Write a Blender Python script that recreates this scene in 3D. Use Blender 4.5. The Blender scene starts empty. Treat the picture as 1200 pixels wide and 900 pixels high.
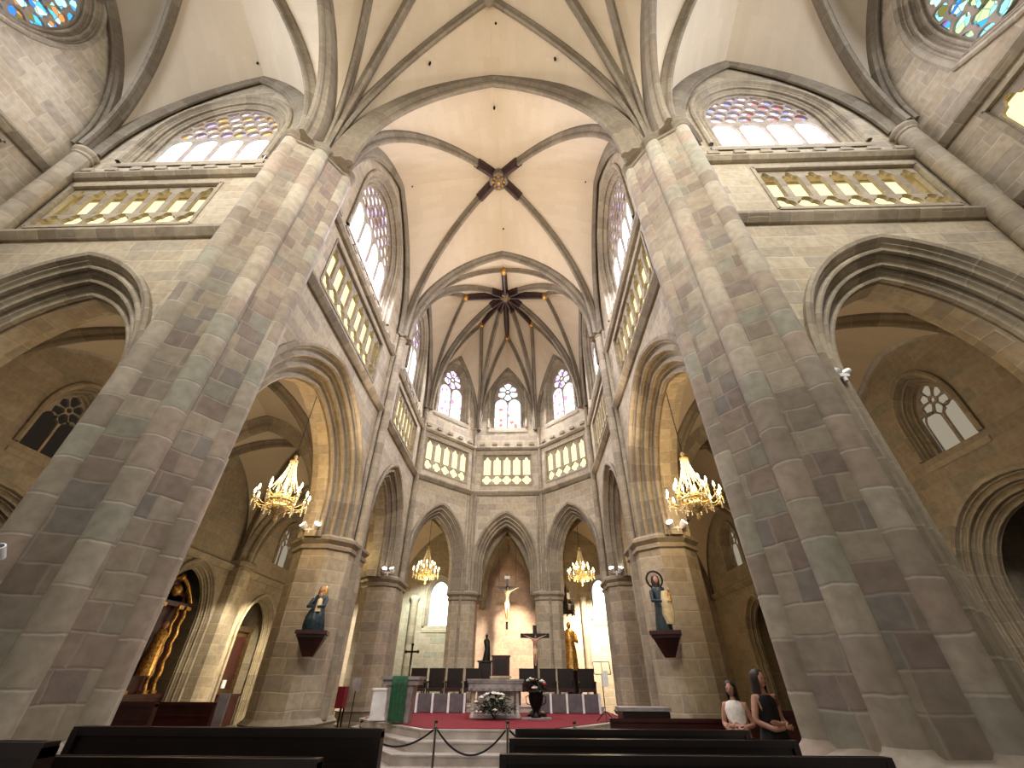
import bpy, math, random
from mathutils import Vector, Matrix
from mathutils.geometry import tessellate_polygon
random.seed(7)
PI = math.pi
SC = bpy.context.scene
COL = SC.collection
V = Vector
ZUP = V((0, 0, 1))

# ------------------------------------------------------------------ mesh builder
class MB:
    def __init__(s): s.v = []; s.f = []; s.u = []; s.sm = []
    def face(s, pts, uvs=None, smooth=False):
        b = len(s.v); s.v += [tuple(p) for p in pts]; s.f.append(tuple(range(b, b+len(pts))))
        s.u.append(uvs if uvs else [(p[0]+p[1], p[2]) for p in pts]); s.sm.append(smooth)
    def grid(s, rows, uv, smooth=True, flip=False, closed=False):
        b = len(s.v); n = len(rows[0])
        for r in rows: s.v += [tuple(p) for p in r]
        for i in range(len(rows)-1):
            for j in range(n-1):
                q = [(i, j), (i, j+1), (i+1, j+1), (i+1, j)]
                if flip: q.reverse()
                s.f.append(tuple(b+a*n+c for a, c in q)); s.u.append([uv[a][c] for a, c in q]); s.sm.append(smooth)
    def prism(s, poly, z0, z1, cap=True, smooth=False, top=None):
        """poly: list of (x,y) counter-clockwise; top: optional poly for the top"""
        t = top or poly; n = len(poly); acc = 0
        for i in range(n):
            a, b = poly[i], poly[(i+1) % n]; c, d = t[(i+1) % n], t[i]
            l = math.hypot(b[0]-a[0], b[1]-a[1])
            s.face([(a[0], a[1], z0), (b[0], b[1], z0), (c[0], c[1], z1), (d[0], d[1], z1)],
                   [(acc, z0), (acc+l, z0), (acc+l, z1), (acc, z1)], smooth); acc += l
        if cap:
            s.face([(p[0], p[1], z1) for p in t]); s.face([(p[0], p[1], z0) for p in reversed(poly)])
    def box(s, c, d, rot=0):
        hx, hy = d[0]/2, d[1]/2; cr, sr = math.cos(rot), math.sin(rot)
        P = [(c[0]+x*cr-y*sr, c[1]+x*sr+y*cr) for x, y in ((-hx, -hy), (hx, -hy), (hx, hy), (-hx, hy))]
        s.prism(P, c[2]-d[2]/2, c[2]+d[2]/2)
    def bar(s, a, b, w, h=None):
        h = h or w; a = V(a); b = V(b); t = (b-a).normalized()
        x = t.cross(ZUP); x = x.normalized() if x.length > 1e-4 else V((1, 0, 0)); y = x.cross(t)
        q = [x*(i*w/2)+y*(j*h/2) for i, j in ((-1, -1), (1, -1), (1, 1), (-1, 1))]
        for i in range(4):
            k = (i+1) % 4; s.face([a+q[i], a+q[k], b+q[k], b+q[i]])
        s.face([a+q[k] for k in (3, 2, 1, 0)]); s.face([b+q[k] for k in range(4)])
    def lathe(s, prof, c, seg=16, a0=0, a1=2*PI, smooth=True, sx=1, sy=1):
        rows = []; uv = []; acc = 0; last = None
        for r, z in prof:
            if last: acc += math.hypot(r-last[0], z-last[1])
            last = (r, z)
            R = max(p[0] for p in prof)
            rows.append([(c[0]+sx*r*math.cos(a0+(a1-a0)*k/seg), c[1]+sy*r*math.sin(a0+(a1-a0)*k/seg), c[2]+z) for k in range(seg+1)])
            uv.append([(R*(a1-a0)*k/seg, acc) for k in range(seg+1)])
        s.grid(rows, uv, smooth)
    def tube(s, pts, r, seg=8, smooth=True, caps=True):
        pts = [V(p) for p in pts]; n = len(pts); rr = r if isinstance(r, (list, tuple)) else [r]*n
        ref = V((0, 0, 1)); t0 = (pts[1]-pts[0]).normalized()
        if abs(t0.dot(ref)) > .95: ref = V((1, 0, 0))
        rows = []; uv = []; acc = 0; x = None
        for i, p in enumerate(pts):
            t = (pts[min(i+1, n-1)]-pts[max(i-1, 0)]).normalized()
            if x is None: x = t.cross(ref).normalized()
            else: x = (x-t*x.dot(t)).normalized()
            y = t.cross(x)
            if i: acc += (p-pts[i-1]).length
            rows.append([p+(x*math.cos(a)+y*math.sin(a))*rr[i] for a in [2*PI*k/seg for k in range(seg+1)]])
            uv.append([(2*PI*rr[i]*k/seg, acc) for k in range(seg+1)])
        s.grid(rows, uv, smooth)
        if caps:
            s.face(list(reversed(rows[0][:-1]))); s.face(rows[-1][:-1])
    def ball(s, c, r, seg=12, sx=1, sy=1, sz=1):
        n = max(5, seg//2+1)
        s.lathe([(r*math.sin(PI*i/n), -r*sz*math.cos(PI*i/n)) for i in range(n+1)], c, seg, sx=sx, sy=sy)
    def sweep(s, path, side, prof, closed=False):
        """path: points; side: constant horizontal vector; prof: (s, n) points, n down/inward"""
        rows = []; n = len(path); uvr = []; acc = 0
        plen = [0]
        for i in range(1, len(prof)): plen.append(plen[-1]+math.hypot(prof[i][0]-prof[i-1][0], prof[i][1]-prof[i-1][1]))
        for i, p in enumerate(path):
            t = (path[min(i+1, n-1)]-path[max(i-1, 0)]).normalized(); nn = side.cross(t).normalized()
            if i: acc += (p-path[i-1]).length
            rows.append([p+side*a+nn*b for a, b in prof]); uvr.append([(q, acc) for q in plen])
        s.grid(rows, uvr, False)
    def build(s, name, mat, parent=None, local=False, weld=True):
        me = bpy.data.meshes.new(name); off = V((0, 0, 0))
        if parent is not None and not local: off = parent.location + (parent.parent.location if parent.parent else V((0, 0, 0)))
        me.from_pydata([tuple(V(p)-off) for p in s.v], [], s.f)
        uvl = me.uv_layers.new(name='UVMap'); k = 0
        for u in s.u:
            for q in u: uvl.data[k].uv = q; k += 1
        me.polygons.foreach_set('use_smooth', s.sm)
        me.materials.append(mat); me.update()
        o = bpy.data.objects.new(name, me); COL.objects.link(o)
        if parent is not None: o.parent = parent
        return o

def thing(name, label, cat, loc=(0, 0, 0), rz=0, group=None):
    o = bpy.data.objects.new(name, None); COL.objects.link(o); o.empty_display_size = .2
    o.location = loc; o.rotation_euler = (0, 0, rz); o['label'] = label; o['category'] = cat
    if group: o['group'] = group
    return o
def tag(o, label, cat, group=None):
    o['label'] = label; o['category'] = cat
    if group: o['group'] = group
    return o
def structure(o): o['kind'] = 'structure'; return o
KIDS = {}
def copy_tree(o, parent=None, loc=None, rz=None, label=None):
    c = o.copy(); COL.objects.link(c)
    if parent is not None: c.parent = parent
    if loc is not None: c.location = loc
    if rz is not None: c.rotation_euler = (0, 0, rz)
    if label: c['label'] = label
    for ch in [x for x in COL.objects if x.parent == o]: copy_tree(ch, c)
    return c

# ------------------------------------------------------------------ materials
def newmat(name):
    m = bpy.data.materials.new(name); m.use_nodes = True; nt = m.node_tree
    for n in list(nt.nodes): nt.nodes.remove(n)
    out = nt.nodes.new('ShaderNodeOutputMaterial'); b = nt.nodes.new('ShaderNodeBsdfPrincipled')
    nt.links.new(b.outputs[0], out.inputs[0]); return m, nt, b
def hexc(c):
    return tuple(((x/255)/12.92 if x/255 <= .04045 else ((x/255+.055)/1.055)**2.4) for x in c)+(1,)
def ramp(nt, cols, const=True, pos=None):
    r = nt.nodes.new('ShaderNodeValToRGB'); e = r.color_ramp.elements
    r.color_ramp.interpolation = 'CONSTANT' if const else 'LINEAR'
    n = len(cols)
    while len(e) < n: e.new(.5)
    for i, c in enumerate(cols): e[i].position = (pos[i] if pos else i/n if const else i/(n-1)); e[i].color = hexc(c)
    return r
def N(nt, t, **k):
    n = nt.nodes.new(t)
    for a, b in k.items(): setattr(n, a, b)
    return n
def math_(nt, op, a, b=None):
    n = nt.nodes.new('ShaderNodeMath'); n.operation = op
    for i, x in enumerate((a, b)):
        if x is None: continue
        if isinstance(x, (int, float)): n.inputs[i].default_value = x
        else: nt.links.new(x, n.inputs[i])
    return n.outputs[0]
def mix(nt, fac, a, b, mode='MIX'):
    n = nt.nodes.new('ShaderNodeMix'); n.data_type = 'RGBA'; n.blend_type = mode
    for i, x in ((0, fac), (6, a), (7, b)):
        if isinstance(x, (int, float)): n.inputs[i].default_value = x
        elif isinstance(x, tuple): n.inputs[i].default_value = x
        else: nt.links.new(x, n.inputs[i])
    return n.outputs[2]
def stone(name, cols, bw=.7, bh=.35, mortar=(150, 140, 125), blend=.35, base=(170, 160, 140), mort=.6, bump=.35, stain=.3, fine=.55):
    """ashlar: every block takes its own stone colour"""
    m, nt, b = newmat(name); L = nt.links.new
    uv = N(nt, 'ShaderNodeUVMap'); sep = N(nt, 'ShaderNodeSeparateXYZ'); L(uv.outputs[0], sep.inputs[0])
    geo = N(nt, 'ShaderNodeNewGeometry')
    wob = N(nt, 'ShaderNodeTexNoise'); wob.inputs['Scale'].default_value = 2.2; wob.inputs['Detail'].default_value = 3; L(geo.outputs['Position'], wob.inputs['Vector'])
    w = math_(nt, 'MULTIPLY', math_(nt, 'SUBTRACT', wob.outputs[0], .5), .10)
    v = math_(nt, 'DIVIDE', math_(nt, 'ADD', sep.outputs[1], w), bh); row = math_(nt, 'FLOOR', v)
    wr = N(nt, 'ShaderNodeTexWhiteNoise', noise_dimensions='1D'); L(row, wr.inputs['W'])
    u = math_(nt, 'ADD', math_(nt, 'DIVIDE', math_(nt, 'ADD', sep.outputs[0], w), math_(nt, 'ADD', math_(nt, 'MULTIPLY', wr.outputs[0], bw*.7), bw*.65)), math_(nt, 'MULTIPLY', wr.outputs[0], 13.7))
    colm = math_(nt, 'FLOOR', u)
    cx = N(nt, 'ShaderNodeCombineXYZ'); L(row, cx.inputs[0]); L(colm, cx.inputs[1])
    oi = N(nt, 'ShaderNodeObjectInfo'); L(oi.outputs['Random'], cx.inputs[2])
    wn = N(nt, 'ShaderNodeTexWhiteNoise', noise_dimensions='3D'); L(cx.outputs[0], wn.inputs['Vector'])
    r = ramp(nt, cols); L(wn.outputs[0], r.inputs[0])
    ns = N(nt, 'ShaderNodeTexNoise'); ns.inputs['Scale'].default_value = .5; ns.inputs['Detail'].default_value = 6; L(geo.outputs['Position'], ns.inputs['Vector'])
    c0 = mix(nt, blend, r.outputs[0], hexc(base))
    fn = N(nt, 'ShaderNodeTexNoise'); fn.inputs['Scale'].default_value = 7; fn.inputs['Detail'].default_value = 6; L(geo.outputs['Position'], fn.inputs['Vector'])
    rr = ramp(nt, [(150, 140, 130), (255, 255, 255)], False, [.3, .7]); L(ns.outputs[0], rr.inputs[0])
    c1 = mix(nt, stain, c0, rr.outputs[0], 'MULTIPLY')
    r3 = ramp(nt, [(190, 186, 180), (255, 255, 255)], False, [.25, .65]); L(fn.outputs[0], r3.inputs[0])
    c1 = mix(nt, fine, c1, r3.outputs[0], 'MULTIPLY')
    # mortar joints
    fv = math_(nt, 'FRACT', v); fu = math_(nt, 'FRACT', u)
    ev = math_(nt, 'MULTIPLY', math_(nt, 'MINIMUM', fv, math_(nt, 'SUBTRACT', 1, fv)), bh)
    eu = math_(nt, 'MULTIPLY', math_(nt, 'MINIMUM', fu, math_(nt, 'SUBTRACT', 1, fu)), bw)
    e = math_(nt, 'MINIMUM', ev, eu)
    mr = N(nt, 'ShaderNodeMapRange'); L(e, mr.inputs[0]); mr.inputs[1].default_value = .004; mr.inputs[2].default_value = .022; mr.inputs[3].default_value = 1; mr.inputs[4].default_value = 0
    c2 = mix(nt, math_(nt, 'MULTIPLY', mr.outputs[0], mort), c1, hexc(mortar))
    L(c2, b.inputs['Base Color']); b.inputs['Roughness'].default_value = .85
    bp = N(nt, 'ShaderNodeBump'); bp.inputs['Strength'].default_value = bump; bp.inputs['Distance'].default_value = .03
    h = math_(nt, 'ADD', math_(nt, 'MULTIPLY', fn.outputs[0], .6), math_(nt, 'MULTIPLY', mr.outputs[0], -.5)); L(h, bp.inputs['Height']); L(bp.outputs[0], b.inputs['Normal'])
    return m
def noisy(name, c1, c2, scale=2, rough=.8, metal=0, bump=.1, spec=None, detail=5):
    m, nt, b = newmat(name); L = nt.links.new
    geo = N(nt, 'ShaderNodeTexCoord')
    ns = N(nt, 'ShaderNodeTexNoise'); ns.inputs['Scale'].default_value = scale; ns.inputs['Detail'].default_value = detail; L(geo.outputs['Object'], ns.inputs['Vector'])
    r = ramp(nt, [c1, c2], False, [.35, .65]); L(ns.outputs[0], r.inputs[0]); L(r.outputs[0], b.inputs['Base Color'])
    b.inputs['Roughness'].default_value = rough; b.inputs['Metallic'].default_value = metal
    if bump:
        bp = N(nt, 'ShaderNodeBump'); bp.inputs['Strength'].default_value = bump; bp.inputs['Distance'].default_value = .02; L(ns.outputs[0], bp.inputs['Height']); L(bp.outputs[0], b.inputs['Normal'])
    return m
def emis(name, col, strength):
    m = bpy.data.materials.new(name); m.use_nodes = True; nt = m.node_tree
    for n in list(nt.nodes): nt.nodes.remove(n)
    out = nt.nodes.new('ShaderNodeOutputMaterial'); e = nt.nodes.new('ShaderNodeEmission')
    e.inputs[0].default_value = hexc(col); e.inputs[1].default_value = strength
    nt.links.new(e.outputs[0], out.inputs[0]); return m
def stained(name, cols_top, cols_low, zsplit, s_top, s_low, scale=5, lead=.05, pale=.5):
    """daylight through leaded glass: coloured cells; zsplit is uv height"""
    m = bpy.data.materials.new(name); m.use_nodes = True; nt = m.node_tree; L = nt.links.new
    for n in list(nt.nodes): nt.nodes.remove(n)
    out = nt.nodes.new('ShaderNodeOutputMaterial'); e = nt.nodes.new('ShaderNodeEmission')
    uv = N(nt, 'ShaderNodeUVMap'); sep = N(nt, 'ShaderNodeSeparateXYZ'); L(uv.outputs[0], sep.inputs[0])
    vo = N(nt, 'ShaderNodeTexVoronoi'); vo.inputs['Scale'].default_value = scale; L(uv.outputs[0], vo.inputs['Vector'])
    ve = N(nt, 'ShaderNodeTexVoronoi', feature='DISTANCE_TO_EDGE'); ve.inputs['Scale'].default_value = scale; L(uv.outputs[0], ve.inputs['Vector'])
    s2 = N(nt, 'ShaderNodeSeparateXYZ'); L(vo.outputs['Color'], s2.inputs[0])
    rt = ramp(nt, cols_top); L(s2.outputs[0], rt.inputs[0]); rl = ramp(nt, cols_low); L(s2.outputs[1], rl.inputs[0])
    g = math_(nt, 'GREATER_THAN', sep.outputs[1], zsplit)
    col = mix(nt, g, rl.outputs[0], rt.outputs[0])
    ld = math_(nt, 'LESS_THAN', ve.outputs['Distance'], lead)
    st = math_(nt, 'ADD', math_(nt, 'MULTIPLY', g, s_top-s_low), s_low)
    col = mix(nt, math_(nt, 'MULTIPLY', ld, .6), col, (.05, .04, .05, 1))
    L(col, e.inputs[0]); L(st, e.inputs[1]); L(e.outputs[0], out.inputs[0]); return m

M = {}
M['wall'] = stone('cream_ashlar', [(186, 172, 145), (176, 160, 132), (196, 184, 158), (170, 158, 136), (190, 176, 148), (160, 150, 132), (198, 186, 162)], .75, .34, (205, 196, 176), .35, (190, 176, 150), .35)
M['pier'] = stone('mottled_ashlar', [(166, 154, 132), (140, 124, 108), (174, 162, 138), (128, 108, 98), (146, 146, 128), (180, 168, 146), (156, 134, 116), (126, 120, 114), (170, 154, 128), (148, 136, 118), (134, 112, 98)], .5, .34, (176, 166, 148), .4, (165, 155, 138), .25, stain=.55)
M['shaft'] = stone('pale_shaft_stone', [(184, 172, 150), (168, 156, 134), (190, 180, 158), (158, 144, 124), (164, 162, 142), (172, 152, 132), (146, 130, 112)], 3, .5, (190, 182, 168), .3, (178, 170, 154), .35, stain=.4)
M['rib'] = stone('rib_stone', [(132, 122, 104), (118, 108, 92), (142, 132, 112), (126, 112, 96), (138, 130, 114)], 3, .6, (150, 140, 120), .3, (140, 130, 110), .4, stain=.3)
M['trim'] = stone('moulding_stone', [(168, 156, 132), (152, 140, 118), (178, 166, 142), (144, 132, 114), (160, 150, 130)], 3, .45, (180, 168, 146), .3, (164, 152, 130), .35)
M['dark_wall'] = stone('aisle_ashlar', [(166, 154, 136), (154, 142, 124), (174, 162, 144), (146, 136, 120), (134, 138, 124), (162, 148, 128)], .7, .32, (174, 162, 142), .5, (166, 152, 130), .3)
M['web'] = stone('vault_plaster', [(198, 184, 160), (194, 180, 156), (202, 188, 166), (190, 176, 152)], 1.2, .3, (190, 176, 152), .6, (198, 184, 160), .12, .0, .10, .08)
M['paint'] = noisy('dark_painted_rib', (38, 22, 20), (62, 38, 32), 6, .5)
M['gold'] = noisy('gilding', (150, 105, 50), (225, 180, 100), 14, .35, .7, .3)
M['brass'] = noisy('brass', (190, 160, 95), (245, 225, 170), 20, .3, .6, .1)
M['crystal'] = noisy('crystal_beads', (226, 214, 180), (250, 244, 222), 20, .12, .0, 0)
M['wood'] = noisy('dark_pew_wood', (18, 10, 8), (34, 18, 13), 3, .35, 0, .05)
M['redwood'] = noisy('mahogany', (44, 14, 12), (70, 24, 18), 3, .4)
M['carpet'] = noisy('red_carpet', (112, 18, 32), (138, 28, 44), 30, .95)
M['marble'] = noisy('pale_marble', (168, 160, 152), (196, 190, 182), 3, .35)
M['greymarble'] = noisy('grey_marble', (128, 122, 122), (165, 158, 156), 5, .4)
M['floor'] = stone('floor_slabs', [(120, 108, 94), (132, 118, 102), (110, 98, 86)], .8, .8, (80, 72, 64), .4, (122, 110, 96), .6, .05)
M['black'] = noisy('black_metal', (10, 10, 10), (22, 22, 22), 5, .4, .6)
M['iron'] = noisy('wrought_iron', (30, 26, 22), (52, 46, 38), 8, .5, .7)
M['white'] = noisy('white_paint', (225, 225, 225), (245, 245, 245), 5, .4, 0, 0)
M['candle'] = emis('candle_bulb', (255, 228, 165), 22)
M['bulb'] = emis('bright_lamp', (255, 236, 200), 40)
M['lampwhite'] = emis('projector_glass', (255, 246, 230), 14)
M['glow'] = emis('daylit_amber_glass', (255, 238, 172), 1.5)
M['glow2'] = emis('daylit_amber_glass_small', (255, 232, 165), 1.6)
M['skin'] = noisy('skin', (176, 130, 106), (192, 146, 122), 6, .55, 0, 0)
M['hair'] = noisy('dark_hair', (22, 14, 12), (40, 26, 22), 30, .5)
M['dress'] = noisy('black_cloth', (8, 8, 10), (18, 18, 22), 12, .85)
M['blue'] = noisy('blue_robe', (14, 28, 38), (40, 62, 72), 14, .45)
M['cream'] = noisy('ivory_robe', (214, 190, 140), (236, 218, 176), 10, .5)
M['ivory'] = noisy('aged_ivory', (132, 112, 84), (156, 136, 104), 10, .5); M['steel'] = noisy('brushed_steel', (120, 116, 110), (160, 156, 150), 10, .3, .9); M['bronze'] = noisy('dull_bronze', (62, 46, 30), (96, 74, 46), 12, .45, .3); M['slate'] = noisy('slate_panel', (84, 80, 84), (104, 98, 100), 5, .5)
M['green'] = noisy('green_cloth', (22, 66, 40), (34, 88, 56), 12, .8)
M['leaf'] = noisy('leaves', (18, 34, 16), (36, 58, 26), 20, .6)
M['petal'] = noisy('white_petals', (224, 220, 206), (244, 240, 230), 20, .6, 0, 0)
M['pink'] = noisy('red_petals', (130, 28, 30), (165, 48, 44), 20, .6, 0, 0)
M['lead'] = noisy('window_lead_stone', (140, 128, 114), (165, 152, 136), 4, .8)
M['pinkwall'] = stone('rosy_ashlar', [(190, 160, 148), (198, 172, 156), (184, 158, 148), (204, 182, 160)], .6, .3, (176, 156, 144), .4, (196, 170, 152), .4)
LIL = [(255, 250, 255), (235, 225, 255), (255, 255, 255), (240, 240, 255)]
M['g_left'] = stained('glass_gold_violet', [(220, 190, 130), (180, 160, 220), (235, 225, 240), (230, 200, 120), (160, 150, 210), (245, 240, 235), (200, 150, 60)], LIL+[(225, 250, 255)], 15.05, 2.1, 3.4, 4, .02)
M['g_right'] = stained('glass_rose_violet', [(225, 190, 200), (170, 170, 225), (240, 220, 235), (190, 120, 130), (140, 150, 215), (245, 235, 250)], LIL, 15.05, 2.1, 4.8, 4, .02)
M['g_side'] = stained('glass_side', [(225, 215, 240), (170, 140, 190), (240, 235, 250), (120, 90, 70), (200, 180, 220), (235, 220, 190)], LIL+[(225, 245, 235)], 15.5, 1.9, 3.2, 4, .02)
M['g_pink'] = stained('glass_magenta', [(250, 238, 255), (242, 215, 245), (150, 110, 220), (255, 244, 250), (248, 232, 255), (255, 248, 255), (250, 240, 255)], [(255, 250, 255), (250, 225, 245), (255, 255, 255), (255, 245, 235), (215, 120, 180), (255, 244, 250), (255, 250, 255), (255, 248, 250), (140, 195, 185)], 15.3, 2.0, 2.6, 5.5, .035)
M['g_blue'] = stained('glass_sky', [(225, 250, 255), (190, 225, 250), (250, 255, 255), (235, 210, 245), (215, 250, 250)], [(225, 245, 255), (255, 255, 255), (190, 225, 240), (225, 215, 250), (250, 250, 255), (250, 252, 255), (210, 110, 90), (170, 210, 215)], 15.4, 2.0, 2.4, 5.5, .035)
M['g_rose'] = stained('glass_cyan', [(90, 190, 240), (170, 230, 240), (60, 130, 230), (210, 240, 225), (120, 110, 60), (70, 160, 220), (190, 235, 250), (200, 140, 80)], [(90, 190, 240), (170, 230, 240), (60, 130, 230), (230, 245, 235), (120, 110, 60), (100, 110, 220)], 15, 1.5, 1.5, 5.5, .05)
M['g_rose2'] = stained('glass_teal', [(60, 170, 235), (180, 235, 215), (40, 120, 220), (225, 245, 215), (110, 110, 60), (130, 110, 190), (150, 225, 235)], [(60, 170, 235), (180, 235, 215), (225, 245, 215), (190, 225, 160), (110, 110, 60), (150, 225, 235)], 15, 1.5, 1.5, 5, .05)
M['g_dim'] = emis('dim_grey_glass', (196, 184, 160), .5); M['g_dark'] = emis('dark_grey_glass', (120, 108, 90), .08)  # the second is dark glass with a very faint emission
M['g_white'] = emis('clear_daylight_glass', (235, 248, 255), 5)
M['g_orange'] = stained('glass_orange', [(255, 170, 60), (255, 220, 160), (250, 130, 40)], [(255, 150, 50), (255, 200, 120), (255, 235, 210)], 7, 1.4, 1.6, 4, .05)

# ------------------------------------------------------------------ shapes in a wall plane
def arch_curve(uc, w, zs, h, a=0, zb=None, n=12, k=None):
    """pointed arch, left foot to right foot; a = outward offset"""
    k = k or 1.25; R = k*w; h0 = w*math.sqrt(2*k-1); zsc = h/h0
    Ra = R+a; d = R-w                      # left arc centre is right of uc by d
    th = math.acos(max(-1, min(1, d/Ra)))
    L = [(uc+d-Ra*math.cos(th*i/n), zs+zsc*Ra*math.sin(th*i/n)) for i in range(n+1)]
    L[-1] = (uc, L[-1][1])
    Rr = [(2*uc-x, z) for x, z in reversed(L[:-1])]
    P = L+Rr
    if zb is not None: P = [(P[0][0], zb)]+P+[(P[-1][0], zb)]
    return P
def round_curve(uc, w, zs, a=0, zb=None, n=20):
    P = [(uc-(w+a)*math.cos(PI*i/n), zs+(w+a)*math.sin(PI*i/n)) for i in range(n+1)]
    if zb is not None: P = [(P[0][0], zb)]+P+[(P[-1][0], zb)]
    return P
def quatrefoil(c, z, r, n=6, rot=0):
    P = []
    for k in range(4):
        a = k*PI/2+rot
        for i in range(n):
            t = a-PI/2+PI*i/n; P.append((c+r*math.cos(a)+r*math.cos(t), z+r*math.sin(a)+r*math.sin(t)))
    return P
def trefoil(c, z, r, n=6, rot=PI/2):
    P = []
    for k in range(3):
        a = k*2*PI/3+rot
        for i in range(n): t = a-1.05-.5+(3.1)*i/n; P.append((c+r*math.cos(a)+r*.9*math.cos(t), z+r*math.sin(a)+r*.9*math.sin(t)))
    return P
def lancet(c, w, z0, z1, cusp=True):
    """opening with a cusped pointed head"""
    if not cusp: return arch_curve(c, w, z1-w*1.3, w*1.3, 0, z0, 6)
    zs = z1-w*1.25
    L = [(-w, z0), (-w, zs), (-.9*w, zs+.3*w), (-.5*w, zs+.42*w), (-.42*w, zs+.7*w), (-.25*w, zs+1.05*w), (0, zs+1.25*w)]
    return [(c+x, z) for x, z in L]+[(c-x, z) for x, z in reversed(L[:-1])]
def panel(mb, O, u, n, outer, holes=(), thick=.3, back=True):
    """flat slab in plane O+u*a+z; n is the viewer side"""
    loops = [[V((a, z, 0)) for a, z in lp] for lp in [outer]+list(holes)]
    flat = [p for lp in loops for p in lp]; tris = tessellate_polygon(loops)
    O = V(O); u = V(u); n = V(n)
    W = lambda p, d: O+u*p[0]+ZUP*p[1]-n*d
    ref = u.cross(ZUP).dot(n) > 0
    for t in tris:
        a, b, c = [flat[i] for i in t]
        area = (b[0]-a[0])*(c[1]-a[1])-(c[0]-a[0])*(b[1]-a[1])
        if abs(area) < 1e-9: continue
        q = [a, b, c] if (area > 0) == ref else [a, c, b]
        mb.face([W(p, 0) for p in q], [(p[0], p[1]) for p in q])
        if back: mb.face([W(p, thick) for p in reversed(q)], [(p[0], p[1]) for p in reversed(q)])
    for li, lp in enumerate(loops):
        acc = 0; m = len(lp)
        ar = sum(lp[i][0]*lp[(i+1) % m][1]-lp[(i+1) % m][0]*lp[i][1] for i in range(m))
        fl = (ar > 0) == (li == 0)
        fl = fl == ref
        for i in range(m):
            p, q = lp[i], lp[(i+1) % m]; l = math.hypot(q[0]-p[0], q[1]-p[1])
            F = [W(p, 0), W(p, thick), W(q, thick), W(q, 0)]; U = [(0, acc), (thick, acc), (thick, acc+l), (0, acc+l)]
            if not fl: F.reverse(); U.reverse()
            mb.face(F, U); acc += l
def order_profile(A, B, n, a_in=0, b_in=None, hood=.12):
    """stepped roll-and-hollow moulding from (A,0) on the wall face to (a_in,-B)"""
    P = [(A+.02, 0), (A+.02, hood*.7), (A-.03, hood), (A-.10, hood*.8), (A-.12, 0)]
    a0, b0 = A-.12, 0.0; da = (a0-a_in)/n; db = B/n
    for k in range(n):
        a = a0-da*k; b = b0-db*k
        r = min(da, db)*.30
        P += [(a-da*.18, b-.0), (a-da*.26, b-db*.32), (a-da*.42, b-db*.52)]
        cx, cy = a-da*.72, b-db*.55
        for t in (150, 100, 50, 0, -50): P.append((cx+r*math.cos(math.radians(180-t+20)), cy+r*math.sin(math.radians(t))*1.25))
        P.append((a-da, b-db*.95)); P.append((a-da, b-db))
    return P
def mould(mb, O, u, n, prof, curve, smooth=False):
    """sweep profile (a,b) along the family of curves curve(a)"""
    O = V(O); u = V(u); n = V(n); rows = []; uvs = []; acc = 0
    for i, (a, b) in enumerate(prof):
        C = curve(a)
        if i: acc += math.hypot(a-prof[i-1][0], b-prof[i-1][1])
        rows.append([O+u*p[0]+ZUP*p[1]+n*b for p in C]); l = 0; r = []
        C0 = curve(0)
        for j, p in enumerate(C0):
            if j: l += math.hypot(p[0]-C0[j-1][0], p[1]-C0[j-1][1])
            r.append((acc, l))
        uvs.append(r)
    fl = u.cross(ZUP).dot(n) > 0
    mb.grid(rows, uvs, smooth, flip=not fl)

# ------------------------------------------------------------------ vault tools
def arc3(P, Q, n=22):
    P = V(P); Q = V(Q); d2 = V((Q.x-P.x, Q.y-P.y, 0)); d = d2.length; h = Q.z-P.z; e = d2/d
    R = (d*d+h*h)/(2*d)
    cz = 0
    th = math.atan2(h, R-d) if R > d else PI-math.atan2(h, d-R)
    return [P+e*(R-R*math.cos(th*i/n))+ZUP*(R*math.sin(th*i/n)) for i in range(n+1)]
RIB = [(-.15, .12), (-.15, -.06), (-.11, -.10), (-.07, -.15), (-.075, -.24), (-.04, -.30), (.04, -.30), (.075, -.24), (.07, -.15), (.11, -.10), (.15, -.06), (.15, .12)]
def ribprof(w, d): return [(a/.15*w/2, (b*3 if b > 0 else b/.30*d)) for a, b in RIB]
def rib_mesh(path, w=.3, d=.3, i0=0, i1=None):
    path = path[i0:i1]; e = path[-1]-path[0]; side = V((e.y, -e.x, 0)).normalized()
    mb = MB(); pr = ribprof(w, d)
    t = (path[1]-path[0]).normalized(); nn = side.cross(t)
    # n must point up/out of the room
    if side.cross((path[-1]-path[-2]).normalized()).z < 0: side = -side
    path = [path[0]-(path[1]-path[0]).normalized()*.12]+list(path)
    mb.sweep(path, side, pr)
    t0 = (path[1]-path[0]).normalized(); n0 = side.cross(t0).normalized(); mb.face([path[0]+side*a+n0*b for a, b in pr]); return mb
def web_between(mb, A, B, bulge=.12, m=5, up=V((0, 0, 1))):
    n = len(A); rows = []; uv = []; acc = 0
    for i in range(n):
        if i: acc += ((A[i]+B[i])/2-(A[i-1]+B[i-1])/2).length
        w = (A[i]-B[i]).length
        rows.append([A[i].lerp(B[i], j/m)+ZUP*(bulge*w*math.sin(PI*j/m)*.35) for j in range(m+1)])
        uv.append([(w*j/m, acc) for j in range(m+1)])
    mb.grid(rows, uv, True)
H = 13.6          # vault springing
XW = 4.4          # choir wall plane
ZB = 4.9          # top of the arcade piers
SIDE = {-1: 'left', 1: 'right'}

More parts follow.
